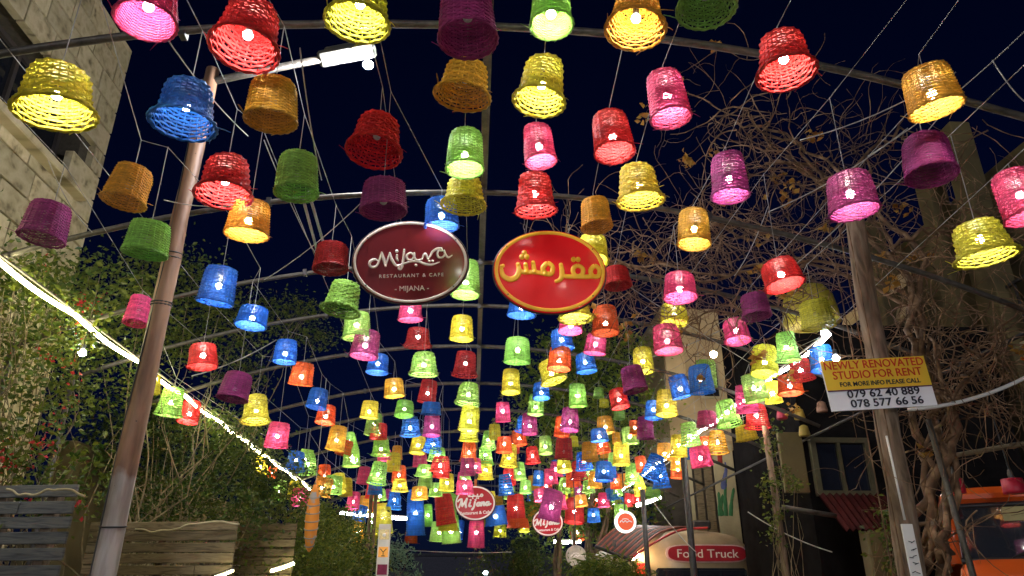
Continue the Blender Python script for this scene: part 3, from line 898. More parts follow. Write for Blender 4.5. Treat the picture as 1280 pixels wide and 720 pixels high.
for body, sz, u, v, m_, sx in (('NEWLY RENOVATED', .074, .0, .385, rd, .96), ('STUDIO FOR RENT', .074, .01, .185, rd, .96), ('FOR MORE INFO PLEASE CALL', .041, .015, .005, bk, .98),
                              ('079 62 40 889', .070, .02, -.195, bk, 1.2), ('078 577 66 56', .070, .03, -.385, bk, 1.2)):
    ws = []
    for wd_ in body.split():
        o_ = text_obj('lettering', wd_, sz*W/.70, m_, t, (0, -.0125, v*H), (math.pi/2, 0, 0), .0015, sx, bold=.0008 if m_ is bk else .0006)
        xs_ = [q_.co.x*sx for q_ in o_.data.vertices]; ws.append((o_, min(xs_), max(xs_)))
    gp = sz*W/.70*.30*sx; tot = sum(b_-a_ for _, a_, b_ in ws)+gp*(len(ws)-1); x_ = u*W-tot/2
    for o_, a_, b_ in ws: o_.location.x = x_-a_; x_ += b_-a_+gp
for dx in (-.06, .06): MB().tube([(dx, 0, H*.5-.01), (dx*.6, .06, H*.5+.02), (dx*.2, .12, H*.5+.03)], .004, 5).build('tie', M['dark_plastic'], t)

# ------------------------------------------------------------ street lamp
PX_, PY_ = -2.36, 5.16
t = thing('street_lamp', 'tall wooden street lamp post with whitewashed foot and glowing lamp head', 'street lamp', (PX_, PY_, 0))
def wobble(x, y, z0, z1, n, amp, seed, lean=(0, 0)):
    r = random.Random(seed); return [(x+lean[0]*(k/n)+r.uniform(-amp, amp), y+lean[1]*(k/n)+r.uniform(-amp, amp), z0+(z1-z0)*k/n) for k in range(n+1)]
pole_m = bpy.data.materials.new('painted_pole'); pole_m.use_nodes = True
nt = pole_m.node_tree; b_ = nt.nodes['Principled BSDF']; b_.inputs['Roughness'].default_value = .6
tc = nt.nodes.new('ShaderNodeTexCoord'); sp = nt.nodes.new('ShaderNodeSeparateXYZ'); nt.links.new(tc.outputs['Object'], sp.inputs[0])
no = nt.nodes.new('ShaderNodeTexNoise'); no.inputs['Scale'].default_value = 5; no.inputs['Detail'].default_value = 6; nt.links.new(tc.outputs['Object'], no.inputs['Vector'])
ad = nt.nodes.new('ShaderNodeMath'); ad.operation = 'MULTIPLY_ADD'; ad.inputs[1].default_value = .5; nt.links.new(no.outputs[0], ad.inputs[0]); nt.links.new(sp.outputs['Z'], ad.inputs[2])
st = nt.nodes.new('ShaderNodeMapRange'); st.inputs[1].default_value = 2.58; st.inputs[2].default_value = 2.66; nt.links.new(ad.outputs[0], st.inputs[0])
rp1 = nt.nodes.new('ShaderNodeValToRGB'); rp1.color_ramp.elements[0].color = (.10, .045, .025, 1); rp1.color_ramp.elements[1].color = (.30, .17, .10, 1); rp1.color_ramp.elements[0].position = .35; rp1.color_ramp.elements[1].position = .65
mp = nt.nodes.new('ShaderNodeMapping'); mp.inputs['Scale'].default_value = (9, 9, 1.5); nt.links.new(tc.outputs['Object'], mp.inputs[0])
n2 = nt.nodes.new('ShaderNodeTexNoise'); n2.inputs['Scale'].default_value = 1; n2.inputs['Detail'].default_value = 7; nt.links.new(mp.outputs[0], n2.inputs['Vector']); nt.links.new(n2.outputs[0], rp1.inputs[0])
mx = nt.nodes.new('ShaderNodeMix'); mx.data_type = 'RGBA'; nt.links.new(rp1.outputs[0], mx.inputs[7]); nt.links.new(st.outputs[0], mx.inputs[0])
rp2 = nt.nodes.new('ShaderNodeValToRGB'); rp2.color_ramp.elements[0].color = (.20, .16, .14, 1); rp2.color_ramp.elements[1].color = (.42, .38, .36, 1); rp2.color_ramp.elements[0].position = .38; rp2.color_ramp.elements[1].position = .58
nt.links.new(n2.outputs[0], rp2.inputs[0]); nt.links.new(rp2.outputs[0], mx.inputs[6])
nt.links.new(mx.outputs[2], b_.inputs['Base Color'])
bp = nt.nodes.new('ShaderNodeBump'); bp.inputs['Strength'].default_value = .7; bp.inputs['Distance'].default_value = .012
nt.links.new(n2.outputs[0], bp.inputs['Height']); nt.links.new(bp.outputs[0], b_.inputs['Normal'])
pts = wobble(PX_-.02, PY_, 0, 5.75, 16, .006, 3, (.10, 0))
MB().tube(pts, [.087-.032*k/16+.002*math.sin(k*1.9) for k in range(17)], 14).build('post', pole_m, t, True)
for z in (4.02, 3.98, 3.62, 3.60, 2.05):
    r_ = .086-.006*z+.006; q = [(PX_+.0155*z-.015+r_*math.cos(g), PY_+r_*math.sin(g), z+.01*math.sin(g)) for g in [2*math.pi*k/16 for k in range(17)]]
    MB().tube(q, .006, 5, False).build('wire_wrap', M['dark_plastic'], t, True)
for q in range(7):
    z = 2.3+q*.43; g = -1.6+.5*math.sin(q*2.3); r_ = .083-.006*z
    c_ = Vector((PX_+.0155*z-.015+r_*math.cos(g), PY_+r_*math.sin(g), z)); MB().box(c_, (.03, .006, .006)).build('staple', M['pipe'], t)
MB().tube([(PX_+.0155*z-.015+(.087-.006*z)*math.cos(-2.2+.35*math.sin(z*2)), PY_+(.087-.006*z)*math.sin(-2.2+.35*math.sin(z*2)), z) for z in [.3+.25*k for k in range(21)]], .006, 5).build('cable', M['dark_plastic'], t, True)
topP = Vector((PX_+.07, PY_, 5.62)); head = pY(440, 70, PY_); a0 = pY(400, 74, PY_)
MB().tube([topP+Vector((-.12, 0, -.03)), topP, a0], .032, 8).build('arm', M['pipe'], t, True)
d_ = (pY(475, 60, PY_)-a0); ang = math.atan2(d_.z, d_.x)
Mh = Matrix.Rotation(-ang, 3, 'Y')
hd = MB(); hc = a0 + d_*.45
hd.bbox(hc, (d_.length*.95, .17, .075), .022, Mh); hd.bbox(hc+Vector((-.05, 0, .04)), (d_.length*.55, .13, .05), .018, Mh)
hd.build('lamp_housing', mat('lamp_grey', (.07, .07, .06), .7), t)
lens = pY(460, 81, PY_)
MB().ball(lens, .045, 12, 8, .7).build('lens', M['lamp_white'], t, True)
ld = bpy.data.lights.new('street_lamp_light', 'POINT'); ld.energy = 115; ld.color = (.95, .95, 1); ld.shadow_soft_size = .06
lo = bpy.data.objects.new('street_lamp_light', ld); col.objects.link(lo); lo.parent = t; lo.location = lens - t.location + Vector((0, 0, -.16))

# ------------------------------------------------------------ LED tubes along both sides, and end cross tubes
def led(p0, p1, n, m, label, r=.02, gap=.03, cord=None):
    t = thing('led_tube_light', label, 'tube light', p0)
    p0, p1 = Vector(p0), Vector(p1); d = (p1-p0)
    for k in range(n):
        a_, b_ = p0+d*((k+gap/2)/n), p0+d*((k+1-gap/2)/n)
        sg = Vector((0, 0, -min(.05, (b_-a_).length*.025)))
        MB().tube(smoothpts([a_, a_+(b_-a_)*.25+sg*.7, a_+(b_-a_)*.5+sg, a_+(b_-a_)*.75+sg*.7, b_], 3), r, 8).build('tube', m, t, True)
    MB().tube([p0+Vector((0, 0, r+.012)), p1+Vector((0, 0, r+.012))], .011, 6).build('carrier', M['pipe'], t, True)
    return t
led((-3.6, 3.6, 3.98), (-3.6, 17.5, 3.90), 10, M['led'], 'long warm white light tube running along the creeper above the fence', .019, .012)
led((3.6, 6.95, 4.12), (3.6, 19.5, 4.12), 8, M['led_white'], 'long cool white light tube running along the vine side of the arches', .018)
led(pY(425, 641, 19), pY(512, 648, 19), 2, M['led_white'], 'white light tube across the far end beside the creepers', .035)
led(pY(692, 677, 19), pY(726, 677, 19), 1, M['led_white'], 'short white light tube low over the far hedge', .035)
led(pY(795, 632, 15), pY(826, 621, 15), 1, M['led_white'], 'short bluish light tube above the slatted canopy', .03)
M['lamp_warm'] = emis('lamp_warm', (1, .80, .5), 90)
def pendant(px, py, Y, r, label, m='lamp_white', rf=True, watt=0):
    p = pY(px, py, Y); t = thing('hanging_bulb', label, 'light bulb', p)
    MB().ball(p, r, 12, 8).build('globe', M[m], t, True)
    MB().lathe([(.012, 0), (.02, .01), (.02, .05), (.006, .06)], 8, p+Vector((0, 0, r*.9))).build('holder', M['dark_plastic'], t)
    if watt:
        l_ = bpy.data.lights.new('bulb_light', 'POINT'); l_.energy = watt; l_.color = (1, .78, .45); l_.shadow_soft_size = r*1.1
        lo_ = bpy.data.objects.new('bulb_light', l_); col.objects.link(lo_); lo_.parent = t
    zt = roof(p.x) if rf and roof(p.x) > p.z+.1 else p.z+.6
    MB().tube([p+Vector((0, 0, r+.05)), Vector((p.x, p.y, zt))], .005, 4).build('cord', M['dark_plastic'], t)
pendant(103, 441, 7.2, .036, 'bare white bulb glowing among the bougainvillea stems')
pendant(443, 576, 16.5, .075, 'large white bulb glowing beside the pink and blue far baskets')
pendant(892, 443, 15.6, .075, 'small bare bulb hanging in front of the tan building', 'lamp_warm', watt=90)
pendant(1031, 416, 6.75, .038, 'white bulb at the end of the vine side light tube')
pendant(1045, 448, 6.2, .03, 'white bulb just behind the rental board', 'lamp_white')

# ------------------------------------------------------------ stone building
BX, BY0, BY1, BZ = -5.2, 2.0, 8.92, 8.98
t = thing('stone_building', 'cream limestone block building with wide dark window above the fence', 'building', (BX-2, 6, 0))
core = MB(); core.box((BX-2.04, (BY0+BY1)/2, BZ/2-.05), (4, BY1-BY0-.06, BZ-.1))
WZ0, WZ1, WY0, WY1 = 6.42, 7.66, 4.0, 8.45
core = MB()
core.box((BX-2.04, (BY0+BY1)/2, WZ0/2), (4, BY1-BY0-.06, WZ0)); core.box((BX-2.04, (BY0+BY1)/2, (WZ1+BZ)/2), (4, BY1-BY0-.06, BZ-WZ1))
core.box((BX-2.04, (WY1+BY1-.03)/2, (WZ0+WZ1)/2), (4, BY1-.03-WY1, WZ1-WZ0-.002)); core.box((BX-2.04, (WY0+BY0+.03)/2, (WZ0+WZ1)/2), (4, WY0-BY0-.03, WZ1-WZ0-.002))
wall = core.build('wall', M['mortar'], t)
ub = MB(); ub.bbox((0, 0, 0), (1, 1, 1), .018); ME_BLOCK = ub.mesh('stone_block'); ME_BLOCK.materials.append(M['stone'])
rs = random.Random(5); z = 1.6; row = 0
while z < BZ-.05:
    hgt = min(.352, BZ-z)
    y = 4.2 + (.3 if row % 2 else 0)
    while y < BY1:
        ln_ = rs.uniform(.45, .75); ln_ = min(ln_, BY1-y)
        if BY1-(y+ln_) < .25: ln_ = BY1-y
        zc, yc = z+hgt/2, y+ln_/2
        inwin = (zc > WZ0-.05 and zc < WZ1+.05) and (yc > WY0 and yc < WY1)
        if not inwin and not (z < 3.0 and y < 5.5):
            o = inst('stone_block', ME_BLOCK, t, Vector((BX+rs.uniform(-.004, .006), yc, zc))-t.location, (0, 0, 0), (.10, ln_-.026, hgt-.026))
        y += ln_
    z += hgt; row += 1
for k in range(10):   # end face of the corner
    for q in range(5):
        zc = 5.296+k*.352; xq = BX-.35-q*.6+(.25 if k % 2 else 0)
        if xq+.29 > BX+.02: xq = BX-.31
        inst('stone_block', ME_BLOCK, t, Vector((xq, BY1-.028+.002*q, zc))-t.location, (0, 0, 0), (.50, .06, .336))
cp = MB(); cp.bbox((BX-.27, (4.0+BY1)/2+.01, BZ+.05), (.62, BY1-4.0+.04, .10), .02); cp.build('coping', M['stone'], t)
sl = MB(); sl.bbox((BX+.06, (WY0+WY1)/2, WZ0-.05), (.30, WY1-WY0+.2, .10), .015); sl.build('sill', M['stone'], t)
wn = MB()
for zz in (WZ0+.03, WZ1-.03): wn.box((BX-.34, (WY0+WY1)/2, zz), (.07, WY1-WY0, .06))
for k in range(5): wn.box((BX-.34, WY0+.03+(WY1-WY0-.06)*k/4, (WZ0+WZ1)/2), (.06, .06, WZ1-WZ0-.12))
wf = wn.build('window', mat('window_frame_brown', (.06, .05, .045), .5), t)
for k in range(4):
    y0 = WY0+.03+(WY1-WY0-.06)*k/4; MB().box((BX-.36, y0+(WY1-WY0-.06)/8, (WZ0+WZ1)/2), (.012, (WY1-WY0-.06)/4-.06, WZ1-WZ0-.12)).build('pane', M['glass_dark'], wf).location = (0, 0, 0)

# ------------------------------------------------------------ plank fences
def fence(label, A, B, z0, z1, n, m, gap=.022, group='plank fences beside the street', seed=1, posts=3):
    A, B = Vector((*A, 0)), Vector((*B, 0)); t = thing('plank_fence', label, 'fence', (A+B)/2, group)
    d = (B-A); L = d.length; ang = math.atan2(d.y, d.x); rs = random.Random(seed)
    pw = (z1-z0)/n; Mz = Matrix.Rotation(ang, 3, 'Z'); nrm = Vector((-math.sin(ang), math.cos(ang), 0))
    me = {}
    for k in range(n):
        x = 0
        while x < L-.02:
            ln = min(rs.uniform(.8, 1.9), L-x)
            if L-(x+ln) < .3: ln = L-x
            key = round(ln, 1)
            p = A+d*((x+ln/2)/L)+Vector((0, 0, z0+pw*(k+.5)+rs.uniform(-.006, .006)))-nrm*rs.uniform(0, .008)
            b = MB(); b.bbox((0, 0, 0), (ln-.006, .026, pw-gap-rs.uniform(0, .008)), .004)
            o = b.build('plank', m); o.parent = t; o.location = p-t.location; o.rotation_euler = (rs.uniform(-.02, .02), rs.uniform(-.006, .006), ang)
            x += ln
    for k in range(posts):
        p = A+d*((k+.5)/posts)+nrm*.06; MB().box((p.x, p.y, z1/2), (.08, .08, z1-.02), Mz).build('post', M['bark'], t)
    return t
fence('weathered grey plank fence below the stone building', (-4.25, 6.12), (-3.0, 5.92), .15, 2.43, 20, M['wood_grey'], .022, seed=2)
fence('tan plank fence behind the street lamp post', (-3.9, 8.1), (-2.36, 7.9), .15, 2.36, 21, M['wood_tan'], .014, seed=4)
fence('short plank fence half hidden by creepers', (-3.3, 11.05), (-2.45, 10.9), .15, 2.62, 22, M['wood_tan'], .016, seed=6)
gw = MB(); gw.bbox((-4.95, 17.2, 1.7), (.3, 16.0, 3.4), .02); gw.bbox((-9.5, 25.1, 1.7), (9.4, .3, 3.4), .02)  # wall added to block the low sky behind the plants
tag(gw.build('sky_block_wall', M['ochre']), 'dark plastered wall added behind the shrubs and fences to block sky', 'wall')
for nm, a_, b_, lb in (('rope', pY(10, 612, 5.85), pY(108, 620, 5.85), 'pale rope sagging along the grey plank fence top'), ('rope', pY(170, 662, 7.85), pY(300, 655, 7.85), 'pale rope looped along the tan plank fence top')):
    rs = random.Random(3); pts = [a_+(b_-a_)*(k/12)+Vector((0, -.02, -.03*math.sin(k*.55)+rs.gauss(0, .008))) for k in range(13)]
    tag(MB().tube(smoothpts(pts, 3), .009, 6).build(nm, mat('pale_rope', (.42, .36, .22), .8), None, True), lb, 'rope')
led(pY(338, 714, 10.6), pY(368, 704, 10.6), 1, M['led'], 'short warm light tube low on the creeper covered fence', .018)
led(pY(268, 722, 7.7), pY(292, 713, 7.7), 1, M['led'], 'short warm light tube at the foot of the tan fence', .010)

# ------------------------------------------------------------ plants
def leafcloud(seed, vols, n, size, mb=None, clump=22, spread=.16, aspect=.55):
    r = random.Random(seed); mb = mb or MB(); tw = sum(v[2] for v in vols); centres = []
    for (c, rad, wt) in vols:
        c = Vector(c); k = max(3, int(n*wt/tw/clump))
        for _ in range(k):
            while True:
                u = Vector((r.uniform(-1, 1), r.uniform(-1, 1), r.uniform(-1, 1)))
                if u.length < 1: break
            if r.random() < .6: u = u.normalized()*r.uniform(.65, 1.05)
            cc = c+Vector((u.x*rad[0], u.y*rad[1], u.z*rad[2])); centres.append(cc)
            sp = spread*r.uniform(.5, 1.3)
            for _ in range(int(clump*r.uniform(.4, 1.6))):
                p = cc+Vector((r.gauss(0, sp), r.gauss(0, sp), r.gauss(0, sp*.8)))
                s = size*r.uniform(.55, 1.25)
                q = Euler((r.gauss(.3, .8), r.gauss(0, .8), r.uniform(0, 6.28))).to_matrix()
                ws = s*aspect
                vs = [Vector((0, -s*.5, 0)), Vector((ws*.5, -s*.05, s*.10)), Vector((0, s*.5, -s*.06)), Vector((-ws*.5, -s*.05, s*.10)), Vector((0, 0, 0))]
                o = len(mb.v); mb.v += [tuple(q@v+p) for v in vs]; mb.f += [(o, o+1, o+4), (o+1, o+2, o+4), (o+2, o+3, o+4), (o+3, o, o+4)]
    return mb, centres
def stems(seed, base, centres, n, r0, wig=.12, mb=None):
    r = random.Random(seed); mb = mb or MB()
    for c in r.sample(centres, min(n, len(centres))):
        b = Vector(base)+Vector((r.gauss(0, .12), r.gauss(0, .12), 0)); m = 7; pts = []
        for k in range(m+1):
            u = k/m; p = b.lerp(c, u); p.z = b.z+(c.z-b.z)*(u**.8)
            if 0 < k: p += Vector((r.gauss(0, wig), r.gauss(0, wig), r.gauss(0, wig*.6)))*math.sin(math.pi*min(1, u+.1))
            pts.append(p)
        pts = smoothpts(pts, 2); mm = len(pts); rr = r0*r.uniform(.4, 1)
        mb.tube(pts, [rr*(1-.8*k/mm) for k in range(mm)], 5)
    return mb
def plant(name, label, cat, base, vols, n, size, lm, sm, nst, r0, seed, clump=22, spread=.16, aspect=.55, flowers=0, wig=.12, group=None, partname='crown'):
    t = thing(name, label, cat, base, group)
    mb, cs = leafcloud(seed, vols, n, size, None, clump, spread, aspect)
    stems(seed+1, base, cs, nst, r0, wig).build('trunk' if cat == 'tree' else 'stems', sm, t, True)
    co = mb.build(partname, lm, t, raw=True)
    if flowers:
        r = random.Random(seed+5); fv = [(c, (.08, .08, .08), 1) for c in r.sample(cs, flowers)]
        fm, _ = leafcloud(seed+6, fv, flowers*9, size*.62, None, 5, .05, .8); fo = fm.build('flowers', M['flower'], t, raw=True); fo['kind'] = 'stuff'
    return t
def V(px, py, Y, rx, ry, rz, w=1.0):
    return (pY(px, py, Y), (rx, ry, rz), w)
plant('bougainvillea', 'leggy bougainvillea with red flowers climbing in front of the stone building', 'climbing plant', (-3.9, 6.4, .12),
      [V(40, 400, 6.6, .55, .5, .35), V(30, 500, 6.4, .5, .4, .5), V(110, 360, 7.0, .6, .4, .25), V(60, 590, 6.3, .5, .3, .3, .7), V(10, 350, 6.0, .3, .4, .3, .5)], 5200, .066, M['leaf'], M['stem'], 40, .012, 101, 16, .15, flowers=26, wig=.2)
plant('creeper', 'dense green creeper spreading over the light tube above the fence', 'climbing plant', (-3.7, 8.6, .12),
      [V(150, 400, 8.4, .7, .35, .30, 1.2), V(225, 365, 9.2, .7, .4, .27), V(250, 420, 9.9, .8, .4, .36, 1.4), V(330, 392, 11.4, 1.0, .4, .26, 1.1), V(380, 420, 12.4, .5, .4, .18, .4), V(120, 470, 8.4, .6, .4, .40, .8), V(200, 330, 8.6, .6, .4, .24, .4)],
      10500, .062, M['leaf'], M['stem'], 22, .016, 111, 16, .17, wig=.22)
plant('hedge_shrub', 'thick dark leafed shrub rising behind the tan plank fence', 'shrub', (-3.6, 9.2, .12),
      [V(225, 565, 10.2, 1.0, .4, .65, 1.5), V(295, 600, 11.0, .8, .4, .65, 1.2), V(170, 540, 9.8, .7, .4, .65, 1.0), V(235, 640, 9.4, 1.0, .3, .4, .8)], 12500, .068, M['leaf_dark'], M['stem'], 24, .02, 121, 20, .18)
plant('hedge_shrub', 'bushy green shrub growing round the short plank fence', 'shrub', (-3.2, 11.6, .12),
      [V(350, 640, 11.4, .7, .5, .45, 1.2), V(345, 700, 11.2, .5, .4, .3, .6), V(400, 690, 12.0, .6, .5, .6, 1.2), V(300, 545, 12.6, .5, .4, .5, .5), V(300, 470, 12.6, .4, .4, .3, .3)], 8200, .062, M['leaf'], M['stem'], 18, .02, 131, 20, .16)
plant('hedge_shrub', 'round green shrub beside the hanging orange spindle', 'shrub', (-3.1, 14.2, .12),
      [V(422, 690, 14.0, .55, .6, .55, 1.4), V(432, 715, 13.6, .45, .5, .4, 1.0), V(402, 655, 14.6, .35, .5, .3, .6)], 7500, .075, M['leaf'], M['stem'], 16, .02, 141, 20, .18)
plant('pale_shrub', 'pale grey green feathery shrub under the far tall baskets', 'shrub', (-1.75, 15.2, .12),
      [V(490, 690, 15.2, .30, .3, .35), V(500, 715, 15.0, .35, .3, .35)], 1100, .10, M['leaf_pale'], M['stem'], 16, .014, 151, 14, .10, .22)
plant('clipped_hedge', 'dark clipped hedge at the far end under the light tube', 'hedge', (1.2, 19.6, 0),
      [V(630, 712, 19.5, .9, .5, .5), V(680, 706, 19.5, .8, .5, .65), V(655, 695, 19.5, .5, .4, .45)], 4200, .085, M['leaf_dark'], M['stem'], 18, .02, 161, 18, .15)
plant('spiky_bush', 'spiky green bush standing beside the food truck', 'shrub', (1.95, 12.6, .12),
      [V(757, 713, 12.5, .40, .4, .24), V(738, 722, 12.5, .30, .3, .2), V(782, 722, 12.8, .25, .3, .2)], 1700, .16, M['leaf'], M['stem'], 14, .015, 171, 14, .13, .18)
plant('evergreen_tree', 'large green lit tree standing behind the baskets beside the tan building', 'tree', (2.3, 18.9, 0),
      [V(720, 470, 18.3, 1.4, .9, 1.2, 1.4), V(780, 515, 18.2, 1.1, .7, .8), V(755, 440, 18.5, 1.2, .8, .6), V(690, 520, 18.3, 1.1, .7, 1.0), V(740, 560, 18.3, 1.4, .7, .5), V(700, 640, 19, 1.4, .9, .8, .8)], 13000, .12, M['leaf_lit_tint'], M['bark'], 12, .09, 181, 26, .28)
plant('evergreen_tree', 'dark small tree behind the glowing round sign', 'tree', (3.3, 18.6, 0),
      [V(790, 640, 18.6, .7, .6, .6), V(750, 640, 18.8, .6, .5, .5)], 2200, .12, M['leaf'], M['bark'], 14, .07, 191, 22, .22)
plant('post_creeper', 'yellow green creeper wound up a thin post past the dark building gap', 'climbing plant', (pY(968, 640, 9.0).x, 9.0, .12),
      [V(968, 560, 9.0, .12, .12, .35), V(965, 640, 9.0, .10, .1, .4), V(975, 600, 9.0, .25, .15, .2)], 700, .055, M['leaf'], M['stem'], 12, .012, 201, 12, .06)
plant('post_creeper', 'leafy yellow green creeper at the foot of the leaning pole', 'climbing plant', (2.95, 6.0, .12),
      [V(1105, 690, 6.0, .12, .12, .22), V(1112, 640, 6.0, .10, .1, .12)], 260, .06, M['leaf'], M['stem'], 8, .008, 211, 10, .05)
MB_ = MB(); gx = pY(970, 640, 9.05).x; MB_.tube([(gx, 9.05, 0), (gx+.02, 9.05, 2.2), (gx, 9.05, 4.2)], [.05, .045, .04], 8)
tag(MB_.build('garden_post', M['bark'], None, True), 'slim wooden post wrapped in yellow green creeper', 'post')

# ------------------------------------------------------------ orange spindle hung in the creepers
SPY = 10.2; p = pY(390, 650, SPY); t = thing('hanging_spindle', 'orange and grey wrapped spindle hanging among the creepers', 'ornament', p, world=False)
zt = (pY(390, 606, SPY)-p).z; zb = (pY(390, 690, SPY)-p).z; H = zt-zb
m_ = bpy.data.materials.new('koi_cloth'); m_.use_nodes = True; q = m_.node_tree; b_ = q.nodes['Principled BSDF']; b_.inputs['Roughness'].default_value = .7
tc = q.nodes.new('ShaderNodeTexCoord'); wv = q.nodes.new('ShaderNodeTexNoise'); wv.inputs['Scale'].default_value = 4.5; wv.inputs['Detail'].default_value = 3; q.links.new(tc.outputs['Object'], wv.inputs['Vector'])
rr = q.nodes.new('ShaderNodeValToRGB'); rr.color_ramp.elements[0].position = .36; rr.color_ramp.elements[0].color = (.35, .33, .30, 1); rr.color_ramp.elements[1].position = .41; rr.color_ramp.elements[1].color = (.75, .27, .03, 1)
q.links.new(wv.outputs[0], rr.inputs[0]); q.links.new(rr.outputs[0], b_.inputs['Base Color'])
prof = [(.010, zb), (.045, zb+H*.06), (.078, zb+H*.25), (.09, zb+H*.5), (.078, zb+H*.72), (.048, zb+H*.9), (.016, zt)]
mb = MB(); mb.lathe(prof, 14); mb.build('wrapped_body', m_, t, True)
for k in range(7):
    z = zb+H*(.1+.12*k); u = (z-zb)/H; rr_ = .088*math.sin(math.pi*min(max(u*.9+.06, 0), 1))**.6+.004
    MB().tube([(rr_*math.cos(g), rr_*math.sin(g), z+.03*math.sin(g)) for g in [2*math.pi*i/14 for i in range(15)]], .008, 5, False).build('band', M['cord'], t, True)
MB().tube([(0, 0, zt), (0, 0, roof(p.x)-p.z)], .005, 4).build('cord', M['cord'], t)

# ------------------------------------------------------------ picture board stack
p = pY(479, 690, 13.0); t = thing('picture_board', 'narrow white board with three small pictures beside the pale shrub', 'sign', (p.x, p.y, 0), world=False)
z1 = pY(481, 655, 13.0).z; wd = .20
MB().bbox((0, .03, z1/2), (wd, .05, z1), .006).build('board', M['white'], t)
for (py, m_, nm) in ((668, mat('pic_candle', (.35, .30, .18), .5, .8, 30, emit=(.9, .7, .3), estr=.15), 0), (690, mat('pic_orange', (.7, .32, .06), .5, .1, emit=(.9, .4, .06), estr=.15), 1), (712, mat('pic_crimson', (.25, .01, .06), .5, .3, 20), 2)):
    z = pY(479, py, 13.0).z; MB().box((0, .002, z), (wd*.8, .006, wd*.8)).build('picture', m_, t)
    if nm == 1:
        g = MB(); g.tube([(-.05, -.004, z+.05), (0, -.004, z), (.05, -.004, z+.05)], .008, 5); g.tube([(0, -.0045, z), (0, -.0045, z-.055)], .006, 5); g.tube([(-.03, -.005, z-.06), (.03, -.005, z-.06)], .006, 5); g.build('glass_icon', M['black'], t)
    if nm == 0:
        g = MB(); g.ball((0, -.006, z-.01), .03, 8, 6); g.build('candle_picture', M['signwhite'], t, True)
for px, Y in ((465, 14.5), (459, 15.0)):
    p = pY(px, 690, Y); tag(MB().tube([(p.x, p.y, 0), (p.x, p.y, 3.6)], .035, 8).build('thin_post', M['bark'], None, True), 'slim brown post carrying the far baskets beside the picture board', 'post', 'slim brown posts')

# ------------------------------------------------------------ leaning wooden pole on the vine side
t = thing('wooden_pole', 'weathered leaning wooden pole wrapped by bare vines', 'pole', (2.66, 4.82, 0))
pts = [Vector((2.68+.012*k+.008*math.sin(k*2.1), 4.82+.006*math.cos(k*3), 4.6*k/14)) for k in range(15)]
MB().tube(pts, [.092-.026*k/14+.003*math.sin(k*2.3) for k in range(15)], 14).build('trunk', M['bark'], t, True)
for k in range(6):
    g = k*1.05; r_ = .082-.002*k
    MB().tube([(2.69+r_*math.cos(g)+.002*j, 4.82+r_*math.sin(g), .6+3.6*j/8) for j in range(9)], .004, 4).build('crack_strip', M['twig'], t)
pz = [pY(1133, 655, 4.70), pY(1146, 722, 4.70)]
cpl = (pz[0]+pz[1])/2+Vector((.0, 0, -.15)); hp = (pz[0].z-pz[1].z)+.3
pl = MB().bbox((cpl.x, 4.70, cpl.z), (.075, .012, hp), .003).build('white_plate', M['white'], t)
ink = MB(); rs = random.Random(9)
for k in range(9):
    z = cpl.z+hp/2-.10-k*.045
    for q in range(2):
        x = cpl.x+rs.uniform(-.02, .02); ink.tube([(x-.012, 4.690, z+rs.uniform(-.012, .012)), (x+.012, 4.690, z+rs.uniform(-.012, .012))], .0028, 4)
ink.build('ink_marks', M['black'], t)
MB().tube([pY(1108, 545, 4.70), pY(1118, 590, 4.69), pY(1131, 650, 4.69)], .007, 6).build('conduit', M['white'], t, True)

# ------------------------------------------------------------ bare vines
t = thing('bare_vine', 'leafless tangled brown vine climbing the pole and sprawling over the arches', 'climbing plant', (3.05, 5.6, 0))
G = [
 [(1165, 790, 5.5), (1160, 640, 5.5), (1166, 540, 5.6), (1150, 430, 5.8), (1120, 310, 6.0), (1045, 235, 6.1), (965, 200, 6.2)],
 [(1140, 380, 6.0), (1010, 330, 6.2), (890, 345, 6.5), (790, 335, 6.8), (700, 305, 7.0)],
 [(1180, 560, 5.4), (1205, 480, 5.5), (1240, 430, 5.6), (1300, 390, 5.8)],
 [(1060, 250, 6.0), (1000, 180, 6.0), (930, 155, 6.1), (895, 145, 6.2)],
 [(1020, 330, 6.2), (960, 380, 6.6), (900, 395, 7.2), (850, 420, 7.8)],
 [(1110, 320, 5.9), (1180, 290, 5.8), (1240, 270, 5.8), (1310, 250, 5.8)],
 [(1100, 300, 6.3), (1085, 200, 6.3), (1130, 160, 6.2), (1200, 190, 6.1)],
 [(1175, 700, 5.3), (1185, 620, 5.4), (1190, 520, 5.6), (1160, 420, 5.8)],
 [(1150, 720, 5.4), (1160, 650, 5.3), (1185, 740, 5.1)],
 [(960, 300, 6.6), (900, 280, 6.8), (830, 300, 7.0), (760, 370, 7.2)]]
rv = random.Random(31); guides = []; mbig = MB()
for gi, g in enumerate(G):
    pts = smoothpts([pY(*q) for q in g], 6); guides.append(pts)
    for s in range(3 if gi in (0, 7) else 2):
        off = Vector((rv.gauss(0, .07), rv.gauss(0, .07), rv.gauss(0, .05)))
        P = [p+off*(.4+.9*math.sin(k*.5+s))+Vector((rv.gauss(0, .022), rv.gauss(0, .022), rv.gauss(0, .022))) for k, p in enumerate(pts)]
        r0 = (.045 if gi in (0, 7, 8) else .02)*rv.uniform(.6, 1)
        n = len(P); mbig.tube(P, [r0*(1-.65*k/n) for k in range(n)], 7)
mbig.build('main_stems', M['twig'], t, True)
tw = MB(); tips = []
